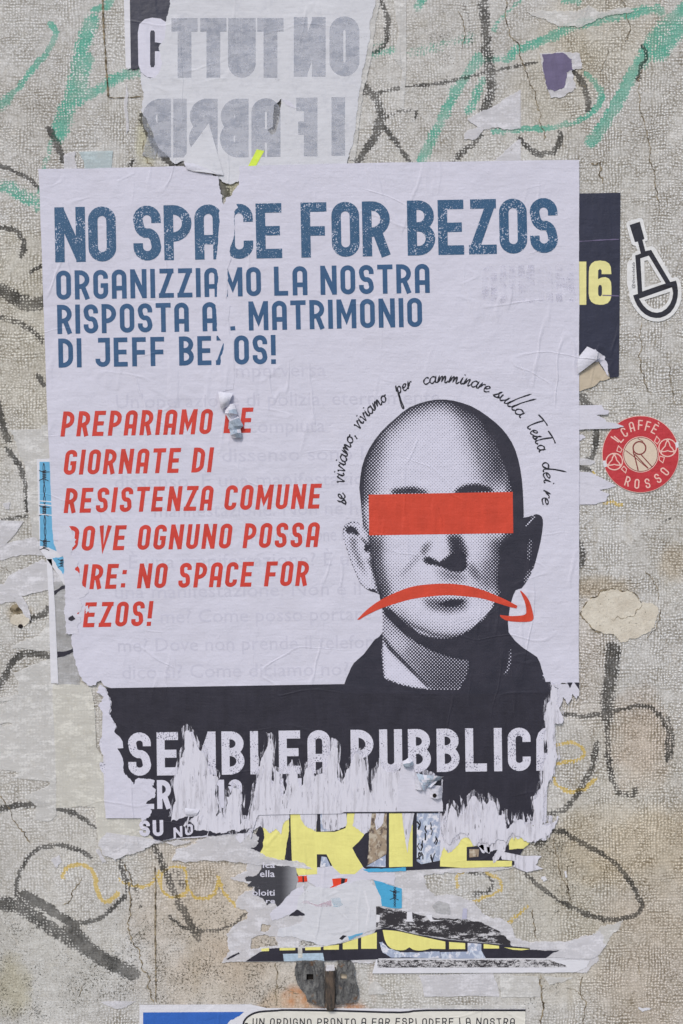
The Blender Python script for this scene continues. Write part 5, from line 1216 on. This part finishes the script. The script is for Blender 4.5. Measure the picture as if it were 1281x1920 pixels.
shred(zB([(880, 60), (1050, 60), (1060, 190), (1000, 230), (960, 260), (930, 240), (890, 300), (870, 200)]), 110)
shred(zB([(1085, 170), (1160, 150), (1225, 140), (1200, 190), (1130, 230), (1080, 260)]), 111, d=1.15)
shred(zB([(830, 330), (880, 345), (1000, 370), (1120, 370), (1080, 430), (1130, 455), (1020, 478), (930, 440), (935, 402), (860, 395)]), 112, d=1.15, dirn=(1, .3))
ring = zB([(450, 130), (475, 118), (500, 130), (505, 160), (490, 185), (465, 188), (452, 165)])

# ------------------------------------------------------------------ white mass and collage beneath
BM = thing('paper_scrap', 'wide layered mass of torn white paper near the bottom, above the iron bracket', 'paper scrap', 730, 1825)
mass = zA([(120, 545), (240, 500), (230, 385), (330, 400), (560, 425), (600, 520), (730, 480), (900, 450), (1060, 468)]) + zB([(100, 445), (330, 430), (600, 440), (930, 446), (800, 470), (640, 478), (480, 480), (400, 490), (335, 505), (350, 570), (410, 640), (520, 630), (650, 665), (720, 740), (780, 785), (860, 790), (930, 860), (950, 920), (1050, 950)]) + \
    Z(980, 1500, 4.256, [(130, 1130), (330, 1128), (480, 1080), (560, 1062), (620, 1040), (650, 1090), (640, 1160), (600, 1230), (590, 1300), (530, 1350), (510, 1376), (0, 1376, 0)]) + zB([(20, 1150, 0), (20, 1060)]) + zA([(1130, 1150), (800, 1135, 0), (230, 1140), (60, 1150), (110, 1070), (100, 1000), (95, 940), (150, 880), (240, 840), (250, 790), (160, 750), (175, 690), (250, 640), (290, 615), (230, 580)])
holes = [zA([(270, 975), (360, 945), (440, 965), (462, 1030), (380, 1035), (270, 1050)]), zA([(345, 870), (410, 885), (370, 930), (330, 925)]), zA([(640, 975), (760, 1010), (700, 1030), (600, 1030), (610, 995)])]
sheet('torn_sheet', rough(mass, 2.6, 3, 120), .80, M_resid_hi, BM, holes=[rough(h, 2, 3, 121 + i) for i, h in enumerate(holes)])
sheet('torn_sheet', rough(zA([(640, 640), (680, 600), (800, 620), (940, 590), (1040, 560), (1100, 565), (1160, 620), (1192, 690), (1190, 745), (1150, 750, 0), (1150, 905), (1060, 940), (900, 1005), (800, 1028), (700, 1000), (560, 960), (450, 960), (470, 900), (620, 870), (645, 800), (590, 770), (600, 700)]), 1.6, 3, 125), 1.10, M_topwhite, BM)
sheet('crease', rough(zA([(1060, 640), (1075, 635), (1105, 760), (1085, 885), (1075, 885), (1092, 760)]), .8, 3, 126), 1.18, M_white, BM)
sheet('torn_sheet', rough(zA([(560, 640), (640, 600), (640, 650), (610, 720), (590, 770), (560, 800), (480, 830), (420, 850), (400, 800), (460, 740), (520, 680)]), 1.6, 3, 127), 1.05, M_torn, BM)
sheet('torn_sheet', rough(zA([(730, 475), (900, 448), (1060, 470), (1110, 505), (1281, 510), (1281, 600), (1170, 570), (1100, 560), (950, 590), (820, 620), (760, 630), (660, 560), (600, 530)]), 1.6, 3, 128), 1.02, M_torn, BM, holes=[zA([(840, 553), (900, 548), (950, 552), (945, 575), (880, 600), (800, 632), (848, 600)])])
sheet('printed_face', rough(zA([(835, 550), (952, 545), (950, 580), (880, 606), (800, 638), (842, 600)]), .8, 3, 129), .95, M_orange, BM); sheet('printed_face', zA([(905, 545), (935, 545), (925, 590), (902, 592)]), 1.0, M_wire, BM, thick=0)
sheet('printed_face', rough(zA([(592, 535), (662, 530), (664, 572), (600, 578)]), .8, 3, 130), 1.12, M_orange, BM); sheet('printed_face', zA([(630, 532), (640, 532), (642, 576), (632, 576)]), 1.15, M_wire, BM, thick=0)
sheet('printed_face', rough(zA([(535, 815), (590, 770), (645, 800), (645, 812)]), .8, 3, 131), 1.14, M_dark, BM)
sheet('printed_face', rough(zA([(620, 720), (650, 705), (740, 735), (830, 700), (835, 745), (760, 752), (700, 735)]), 1.5, 3, 132), 1.14, paper('pink_tinge', (200, 178, 190), var=.1, alpha=(.2, .8)), BM, thick=0)
sheet('printed_face', rough(zA([(830, 690), (880, 685), (920, 740), (850, 750)]), 2.5, 3, 133), 1.15, paper('blue_tinge', (150, 186, 204), var=.1, alpha=(.2, .9)), BM, thick=0)
sheet('printed_face', rough(zA([(950, 960), (1060, 930), (1050, 945), (960, 985)]), 1, 3, 134), 1.2, M_sky, BM, thick=0); sheet('printed_face', zA([(890, 975), (915, 950), (945, 955), (930, 965), (910, 985)]), 1.2, M_wire, BM, thick=0)
# pasted white fold at right end
sheet('torn_sheet', rough(Z(980, 1500, 4.256, [(60, 1130), (180, 1120), (330, 1130), (480, 1090), (580, 1085), (660, 1150), (600, 1230), (540, 1262), (200, 1250), (290, 1195), (60, 1190)]), 1.5, 3, 135), 1.3, M_resid_hi, BM)

scrap('faint white residue rising right of the torn white mass, under the black loop', Z(980, 1500, 4.256, [(560, 1070), (640, 1000), (700, 990), (800, 955), (770, 1020), (690, 1100), (640, 1170), (610, 1200), (600, 1130)]), .60, M_resid, 4, 163)
# dark scrap with the word endings
DS = thing('paper_scrap', 'dark grey scrap with small white word endings ica, ella, ploiti', 'paper scrap', 515, 1700)
sheet('paper', rough(zA([(440, 425), (590, 465), (602, 560), (580, 620), (540, 660), (455, 750), (430, 700), (380, 740), (350, 690), (290, 660), (290, 615), (350, 612), (240, 605), (275, 570), (235, 570), (232, 540), (300, 530), (330, 500), (345, 460), (300, 440), (360, 430)]), 1.8, 3, 140), 1.16, M_fade, DS)
for s_, x, y, h, w_ in [('ica', 492, 1626, 11, 23), ('ella', 487, 1643, 13, 28), ('oloiti', 473, 1678, 12, 42), ('re', 498, 1692, 9, 17)]: font_text(s_, x, y, h, w_, 1.24, M_whiteplain, DS, bold=.012)
# sky blue scrap
BS = thing('paper_scrap', 'bright blue torn scrap with a barbed wire knot near the bottom centre', 'paper scrap', 735, 1702)
sheet('paper', rough(zB([(0, 530), (60, 545), (190, 588, 0), (190, 716), (120, 716), (58, 704), (52, 650), (30, 600)]), 1, 3, 141), 1.2, M_sky2, BS)
sheet('paper', rough(zA([(1058, 488), (1100, 482), (1281, 478), (1360, 472), (1362, 498), (1281, 502), (1100, 508)]), .9, 3, 142), 1.2, M_sky2, BS)
barbed(BS, (zB([(143, 575)])[0], zB([(143, 710)])[0]), 1.27, 1.1, [tuple(zB([(143, 625)])[0])], s=.9)
# scuffed black strips
KS = thing('paper_scrap', 'scuffed black scrap with feet of white letters beside the blue scrap', 'paper scrap', 820, 1772)
sheet('paper', rough(zB([(20, 705), (100, 720), (240, 742), (360, 768), (440, 786), (600, 795), (720, 810), (840, 870), (915, 942), (915, 966), (780, 950), (640, 938), (480, 915), (330, 895), (250, 880), (100, 842), (20, 848, 0)]), 1.6, 3, 143), 1.24, M_scuff, KS)
for q_ in [zB([(225, 742), (258, 742), (262, 795), (275, 808), (210, 806), (222, 795)]), zB([(350, 765), (390, 760), (395, 795), (470, 800), (380, 806)]), zB([(20, 760), (45, 762), (40, 810), (18, 812)])]: sheet('lettering', q_, 1.30, M_white, KS, thick=0)
sheet('printed_face', rough(zB([(390, 700), (430, 668), (505, 690), (512, 760), (420, 745)]), 1, 3, 144), 1.30, M_grey, KS, thick=0); sheet('printed_face', zB([(598, 718), (625, 720), (622, 790), (590, 788)]), 1.3, M_ghost_l, KS, thick=0)
# "militari" strip
MS = thing('poster', 'low strip of a poster with cropped yellow letters above the iron bracket', 'poster', 720, 1805)
sheet('paper', rough(zA([(228, 1136, 0), (330, 1070), (400, 1045), (600, 1040), (800, 1030), (900, 1010), (1160, 925), (1165, 1120, 0), (790, 1132, 0)]), 1, 3, 145), 1.16, M_dark, MS)
sheet('paper', rough(zB([(20, 860), (110, 845), (250, 885), (480, 925), (900, 965), (1080, 990), (1240, 996), (1200, 1012), (1150, 1050, 0), (0, 1052, 0), (0, 900)]), 1, 3, 146), 1.15, M_dark, MS)
for p in [zA([(340, 1046), (395, 1040), (395, 1062), (342, 1064)]), zA([(470, 1040), (580, 1040), (580, 1056), (470, 1058)]), zA([(650, 1036), (760, 1033), (760, 1055), (650, 1056)]), zA([(780, 1030), (888, 1016), (888, 1052), (780, 1053)]), zA([(915, 1008), (1022, 972), (1022, 1048), (915, 1050)]), zA([(1045, 965), (1155, 930), (1155, 1046), (1045, 1046)]),
          smooth_line(zB([(62, 862), (150, 868), (230, 885), (330, 908), (410, 925), (480, 940)]), 2) + zB([(480, 990), (385, 988)]) + smooth_line(zB([(385, 985), (345, 996), (300, 1000), (262, 992), (240, 978), (215, 994), (180, 998), (130, 990), (95, 965), (75, 925)]), 2),
          zB([(505, 942), (612, 950), (612, 990), (505, 990)]), zB([(735, 955), (838, 968), (838, 986), (735, 986)]), zB([(870, 978), (960, 984), (1045, 990), (990, 998), (930, 994)])]:
    sheet('letter', p, 1.24, M_yellow, MS, thick=0)
sheet('photo_print', rough(zB([(38, 945), (60, 940), (100, 985), (180, 1012), (300, 1014), (440, 1005), (455, 1048), (120, 1046), (60, 1010)]), 1, 3, 147), 1.22, M_photo_blue, MS, thick=0)
sheet('photo_print', zB([(628, 948), (720, 955), (720, 1000), (750, 1052), (450, 1054), (445, 1010), (628, 1006)]), 1.22, M_photo_blue, MS, thick=0)
sheet('tape_piece', zA([(493, 1082), (775, 1075), (786, 1132), (500, 1134)]), 1.30, paper('light_blue_tape', (176, 196, 212), var=.12, alpha=(.75, .95)), MS, thick=.05)
sheet('tape_piece', zA([(598, 1035), (628, 1035), (632, 1110), (600, 1112)]), 1.36, M_cream, MS, thick=.05)
o = sheet('paper_scrap', rough(zA([(92, 1118), (140, 1092), (180, 1072), (188, 1082), (150, 1102), (105, 1124)]), .8, 3, 148), 1.0, M_dark); tag(o, 'slim black chip at the lower left tip of the torn mass', 'paper scrap')
WS = thing('paper_scrap', 'speckled black strip on a white margin below the yellow lettered strip', 'paper scrap', 880, 1822)
sheet('paper', rough(zB([(-20, 1052, 0), (1300, 1052), (1210, 1060)]) + [(1105, 1800), (1100, 1812), (1075, 1822, 0), (698, 1824, 0), (706, 1795, 0)], 1.2, 3, 149), 1.0, M_white, WS)
sheet('printed_face', rough(zB([(28, 1060, 0), (400, 1062), (640, 1062), (900, 1060), (1180, 1062), (1281, 1098), (1290, 1112, 0), (28, 1114, 0)]), .8, 3, 150), 1.06, M_speck, WS, thick=0)

# lower residues
for lab, p, m, sd in [('flat white residue rectangle right of the iron bracket', [(785, 1828, 0), (925, 1824), (934, 1850), (936, 1868), (795, 1868, 0), (792, 1845)], M_resid_hi, 151),
                      ('fainter grey residue square beside the crack at the bottom', [(938, 1826), (1008, 1830), (1014, 1868), (940, 1870)], M_resid, 152), ('short pale residue right of the bottom crack', [(1016, 1828), (1074, 1832), (1052, 1842), (1030, 1846)], M_resid, 153),
                      ('little white wedge just right of the iron bracket', [(692, 1848), (704, 1838), (732, 1862), (690, 1864)], M_resid, 154), ('long faint residue directly above the comic sheet', [(790, 1884, 0), (985, 1884, 0), (985, 1891, 0), (790, 1891, 0)], M_resid, 155),
                      ('white sliver above the blue sheet\'s left corner', [(188, 1878), (256, 1876), (238, 1888), (218, 1891)], M_resid_hi, 156), ('tiny white fleck inside the yellow and black loops at left', [(96, 1612), (112, 1602), (116, 1616), (106, 1628)], M_resid_hi, 157),
                      ('small white diagonal fleck beside the shredded mass', [(178, 1590), (186, 1592), (200, 1616), (192, 1618)], M_resid_hi, 158), ('tiny white chip low on the right of the wall', [(1196, 1888), (1206, 1890), (1222, 1891), (1204, 1896)], M_white, 159),
                      ('tiny white chip inside the right black loop', [(1014, 1646), (1022, 1642), (1026, 1650), (1018, 1652)], M_white, 160), ('smaller upright white chip inside the right black loop', [(1058, 1634), (1062, 1632), (1062, 1645), (1059, 1645)], M_white, 161), ('short white fleck left of the barbed wire sliver', [(5, 945), (20, 942), (18, 954), (10, 955)], M_resid_hi, 162)]:
    scrap(lab, p, .55, m, 1.6, sd)

# ------------------------------------------------------------------ bottom sheets
BP = thing('poster', 'blue and white comic style poster cut by the bottom of the photo', 'poster', 620, 2060)
sheet('paper', [(262, 1883), (470, 1882), (500, 1889), (985, 1891), (985, 2060), (262, 2060)], .95, M_white, BP)
sheet('blue_field', rough([(269, 1897, 0), (458, 1896, 0), (450, 1903), (432, 1912), (424, 1922), (405, 1960), (380, 2050), (269, 2050, 0)], 1.2, 3, 165), 1.02, M_royal, BP, thick=0)
bub = [(456, 1930), (458, 1914), (468, 1903), (486, 1896), (520, 1893.5), (540, 1892.5), (640, 1894), (750, 1897), (800, 1893), (985, 1893)]
sheet('speech_bubble', smooth_line(bub, 3) + [(985, 2055), (456, 2055)], 1.08, M_comic, BP, thick=0)
q = stroke_quads(smooth_line(bub, 3), 3.6); v, f = cdt(q); put_text('bubble_outline', [(v, f)], 1.14, M_wire, BP)
put_text('lettering', text_polys('UN ORDIGNO PRONTO A FAR ESPLODERE LA NOSTRA', (474, 1922), (965, 1921), 14, w=.62, t=.14, gap=.26, space=.75, jitter=1.0), 1.14, M_wire, BP, 'hand lettered capitals')
put_text('lettering', text_polys('.', (461, 1922), (464, 1922), 18, w=.2, t=.3), 1.14, M_wire, BP)

# ------------------------------------------------------------------ iron bracket
IB = thing('iron_bracket', 'rusty iron bracket with two plates and a bar under the torn strip', 'bracket', 618, 1893)
def slab(name, poly, hole, d0, d1, mat, parent, seed):
    p = rough(poly, 1.6, 4, seed); pts = [(x + rng.uniform(-1, 1), y + rng.uniform(-1, 1)) for x in range(550, 680, 5) for y in range(1800, 1895, 5) if inside((x, y), poly) and not inside((x, y), hole)]
    df = lambda x, y: float((fbm(x, y, 16, seed, 3) - .5) * 1.6)
    return sheet(name, [p], d1, mat, parent, holes=[hole], thick=(d1 - d0), pts=pts, dfun=df, smooth=False)
slab('plate', [(556, 1800), (606, 1800), (608, 1886), (598, 1882), (585, 1878), (576, 1874), (572, 1858), (562, 1846), (556, 1835), (553, 1815)], [(575, 1823), (588, 1823), (588, 1836), (575, 1836)], .4, 3.0, M_iron, IB, 7)
slab('plate', [(634, 1800), (658, 1800), (664, 1812), (664, 1826), (672, 1850), (670, 1870), (664, 1876), (648, 1878), (630, 1880), (630, 1830)], [(638, 1822), (651, 1824), (650, 1834), (638, 1834)], .4, 2.6, M_iron, IB, 8)
sheet('cavity', [(572, 1820), (591, 1820), (591, 1839), (572, 1839)], .45, M_hole, IB, thick=0); sheet('cavity', [(635, 1819), (654, 1819), (654, 1837), (635, 1837)], .45, M_beige, IB, thick=0)
def bar3d(name, x0, x1, y0, y1, d0, d1, mat, parent, n=10, m=8):
    v = []; f = []
    for j in range(n + 1):
        y = y0 + (y1 - y0) * j / n; e = 1 - .35 * max(0, (j - n + 1)) if j >= n - 1 else 1
        for i in range(m + 1):
            a = math.pi * i / m; cx = (x0 + x1) / 2; w = (x1 - x0) / 2 * e
            ss = math.copysign(abs(math.cos(a)) ** .45, -math.cos(a)); dd = math.sin(a) ** .45
            v.append(W(cx + w * ss + rng.uniform(-.4, .4), y + rng.uniform(-.5, .5), d0 + (d1 - d0) * dd * e + rng.uniform(-.2, .2)))
    for j in range(n):
        for i in range(m):
            k = j * (m + 1) + i; f.append([k, k + m + 1, k + m + 2, k + 1])
    f.append([n * (m + 1) + i for i in range(m + 1)]); f.append([i for i in range(m, -1, -1)])
    return link(name, v, f, mat, parent, smooth=False)
bar3d('bar', 610, 629, 1812, 1890, .4, 6.5, M_bariron, IB)
o = sheet('paper_scrap', rough([(611, 1802), (627, 1801), (628, 1812), (612, 1813)], 1, 3, 170), 6.8, M_resid_hi, IB)
o.name = 'paper_remnant'

# ------------------------------------------------------------------ crumpled bits
t_ = thing('paper_flap', 'twisted paper shred dangling from the vertical tear over red word LE', 'paper flap', 438, 824)
bent('curl', [(410, 735), (438, 738), (430, 762), (416, 770)], 8, 8, lambda u, v: 1.9 + 5.5 * math.sin(.25 + v * 2.4) * (.6 + .4 * math.sin(u * 3)), M_tissue, t_)
def twist(name, rows, parent, seed, mats, d0=2.2, amp=3.5):
    r = random.Random(seed); v = []; f = []; mi = []; m = 3
    for (xa, ya, xb, yb, k) in rows:
        for i in range(m + 1):
            u = i / m; v.append(W(xa + (xb - xa) * u + r.uniform(-.6, .6), ya + (yb - ya) * u + r.uniform(-.6, .6), d0 + k * amp * math.sin(math.pi * (.15 + .7 * u)) + r.uniform(0, 1.2)))
    for j in range(len(rows) - 1):
        c = r.randrange(len(mats))
        for i in range(m):
            k = j * (m + 1) + i; f.append([k, k + m + 1, k + m + 2, k + 1]); mi.append(c if r.random() < .75 else r.randrange(len(mats)))
    return link(name, v, f, mats, parent, midx=mi)
twist('shred', [(430, 760, 440, 757, .4), (424, 772, 444, 768, 1.0), (423, 776, 446, 778, 1.2), (432, 792, 446, 780, .3), (431, 792, 450, 784, 1.2), (430, 800, 458, 800, .9), (432, 808, 452, 804, .5), (434, 816, 453, 812, 1.1), (439, 822, 455, 822, .5)], t_, 4, [M_tissue, M_tissue_b])
sheet('shred', rough([(432, 790), (440, 782), (444, 786), (434, 800)], .5, 3, 175), 2.0, M_wire, t_, thick=.1)
t_ = thing('paper_flap', 'crinkled pale blue paper knot below the letters BB of the dark band', 'paper flap', 800, 1496)
twist('shred', [(756, 1424, 768, 1417, .3), (755, 1430, 774, 1424, 1.2), (757, 1436, 773, 1432, 1.0), (762, 1438, 768, 1437, .2)], t_, 5, [M_tissue, M_tissue_b], 2.0, 3.5)
bent('shred', [(780, 1449), (832, 1452), (808, 1472), (793, 1478)], 8, 6, lambda u, v: 2.2 + 3.5 * abs(math.sin(2.2 * u + v * 2)), None, t_, jit=.8, seed=6, mats=[M_tissue, M_tissue_b, M_tissue_b])
bent('curl', [(775, 1456), (790, 1460), (792, 1478), (778, 1478)], 6, 6, lambda u, v: 2.0 + 3 * math.sin(u * 2.6), M_tissue, t_)
bent('curl', [(806, 1477), (828, 1472), (828, 1494), (806, 1494)], 8, 6, lambda u, v: 2.0 + 3.2 * math.sin(u * 2.9), M_tissue, t_)
sheet('shred', [(811, 1462), (827, 1462), (827, 1472), (806, 1470)], 1.98, M_wire, t_, thick=.1)
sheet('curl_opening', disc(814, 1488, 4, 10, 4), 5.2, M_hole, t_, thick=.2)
sheet('torn_edge', rough([(752, 1436), (766, 1436), (776, 1455), (790, 1476), (806, 1474), (829, 1478), (830, 1520, 0), (745, 1520, 0), (746, 1470)], 1.2, 3, 176), DB + .32, M_torn, t_)

# ------------------------------------------------------------------ stickers
SK = thing('sticker', 'white die-cut sticker with black paddle shaped emblem right of the main poster', 'sticker', 1230, 604)
zs_ = lambda pts: Z(1080, 380, 5.486, pts)
wo = zs_([(515, 222), (530, 195), (590, 176), (650, 160), (672, 162), (688, 178), (735, 370), (733, 392), (708, 402), (728, 462), (770, 448), (800, 456), (822, 480), (985, 775), (1030, 765), (1062, 790), (1078, 850), (1085, 930), (1080, 1000), (1062, 1060), (1035, 1110), (1000, 1155), (950, 1192), (900, 1215), (850, 1226), (790, 1222), (730, 1205), (680, 1175), (630, 1125), (590, 1070), (562, 1015), (545, 960), (545, 920), (535, 880), (522, 840), (524, 640), (535, 605), (575, 590), (572, 545), (588, 522), (632, 502), (612, 448), (585, 438), (570, 425)])
h1 = zs_([(702, 602), (735, 592), (875, 820), (705, 872)]); h2 = zs_([(705, 1003), (963, 920), (958, 980), (935, 1030), (900, 1070), (850, 1095), (800, 1093), (750, 1062), (720, 1030)])
sheet('backing', [wo], .55, M_stick_w, SK, holes=[h1, h2], thick=.2)
bo = zs_([(550, 232), (655, 198), (703, 375), (682, 385), (712, 500), (772, 488), (968, 818), (1027, 803), (1040, 850), (1047, 910), (1044, 970), (1030, 1030), (1005, 1085), (968, 1132), (920, 1165), (870, 1185), (820, 1188), (765, 1178), (710, 1150), (665, 1110), (628, 1060), (602, 1005), (585, 955), (635, 940), (608, 545), (665, 525), (635, 402), (605, 408)])
bh1 = zs_([(660, 575), (748, 546), (920, 832), (680, 915)]); bh2 = zs_([(648, 990), (985, 872), (997, 930), (988, 990), (965, 1045), (928, 1092), (880, 1124), (830, 1134), (780, 1126), (730, 1098), (690, 1058)])
sheet('emblem', [bo], .62, M_stick_k, SK, holes=[bh1, bh2], thick=0)
font_text('@thetidelab', 1080 + 603 / 5.486, 380 + 888 / 5.486, 5.6, 49.5, .62, M_stick_k, SK, ang=90)

RS = thing('sticker', 'round red sticker reading IL CAFFÈ ROSSO with cream emblem', 'sticker', 1200, 924)
c0 = (1080 + 770 / 6.373, 740 + 712 / 6.373); k6 = 6.373
zr = lambda pts: Z(1080, 740, 6.373, pts)
sheet('backing', [disc(c0[0], c0[1], 72.2, 72)], .60, M_stick_p, RS, thick=.2)
sheet('red_face', [disc(c0[0], c0[1], 71.2, 72)], .66, M_stick_r, RS, thick=0)
ce = zr([(770, 715)])[0]
sheet('emblem', [disc(ce[0], ce[1], 215 / k6, 48)], .72, M_stick_p, RS, thick=0)
sheet('emblem', [disc(ce[0], ce[1], 206 / k6, 48)], .76, M_stick_b, RS, thick=0)
sheet('emblem', [disc(ce[0], ce[1], 198 / k6, 48)], .80, M_stick_c, RS, thick=0)
q = stroke_quads(disc(*zr([(755, 638)])[0], 76 / k6, 26), 16 / k6, closed=True)
for p, w_ in [([(680, 640), (685, 700), (705, 760), (740, 908)], 14), ([(700, 712), (860, 880)], 12), ([(770, 712), (905, 862)], 12), ([(588, 665), (720, 765), (860, 885)], 9), ([(735, 525), (800, 560)], 8)]: q += stroke_quads(zr(p), w_ / k6)
v, f = cdt(q); put_text('emblem', [(v, f)], .86, M_stick_b, RS)
for (cx_, cy_), r_c in (((455, 800), 98), ((1092, 635), 104)):
    q = []
    cc = zr([(cx_, cy_)])[0]; q += stroke_quads(disc(cc[0], cc[1], r_c / k6, 28), 14 / k6, closed=True)
    for a0 in (20, 140, 260):
        P = []
        for i in range(8):
            th = math.radians(a0 + i * 20); rr = r_c / k6 * (.96 - .62 * math.sin(math.pi * i / 7)); P.append((cc[0] + rr * math.cos(th), cc[1] + rr * math.sin(th)))
        q += stroke_quads(P, 13 / k6)
    v, f = cdt(q); put_text('knot_emblem', [(v, f)], .74, M_stick_p, RS)
for dm in ([(505, 612), (548, 655), (530, 690), (485, 672)], [(962, 498), (1000, 545), (970, 590), (935, 560)], [(570, 855), (603, 890), (590, 935), (540, 890)], [(1000, 735), (1055, 750), (1035, 815), (990, 778)]): v, f = cdt(stroke_quads(zr(dm), 10 / k6, closed=True)); put_text('diamond_emblem', [(v, f)], .74, M_stick_p, RS)
def put_letters(items, H, w, t, d, mat, parent):
    gl = []
    for ch, cx_, cy_, rot in items:
        x, y = zr([(cx_, cy_)])[0]; gw = gwidth(ch, w, t); polys = []
        for pl_, cl_, cap in glyph(ch, gw, t): polys += stroke_quads(pl_, t, bool(cl_), cap)
        v2, tr_ = cdt(polys); c_, s_ = math.cos(math.radians(rot)), math.sin(math.radians(rot)); o_ = []
        for px, py in v2:
            X = (px - gw / 2) * H; Y = -(py - .5) * H; o_.append((x + X * c_ - Y * s_, y + X * s_ + Y * c_))
        gl.append((o_, tr_))
    put_text('lettering', gl, d, mat, parent)
LT = ([('I', 462, 535, -55), ('L', 512, 520, -48), ('C', 575, 450, -32), ('A', 665, 385, -14), ('F', 768, 362, 3), ('F', 858, 378, 14), ('E', 940, 412, 28)], [('R', 615, 1035, 16), ('O', 726, 1066, 4), ('S', 852, 1060, -12), ('S', 975, 1000, -32), ('O', 1058, 918, -52)])
for it in LT: put_letters(it, 18.5, .5, .13, .74, M_stick_p, RS)
sheet('lettering', zr([(972, 330), (984, 326), (996, 352), (988, 356)]), .74, M_stick_p, RS, thick=0)
for p, sd in ((zr([(318, 790), (352, 788), (368, 855), (330, 870)]), 181), (zr([(1180, 575), (1215, 562), (1222, 632), (1190, 640)]), 182)): sheet('worn_chip', rough(p, .8, 2, sd), .78, M_white, RS, thick=0)
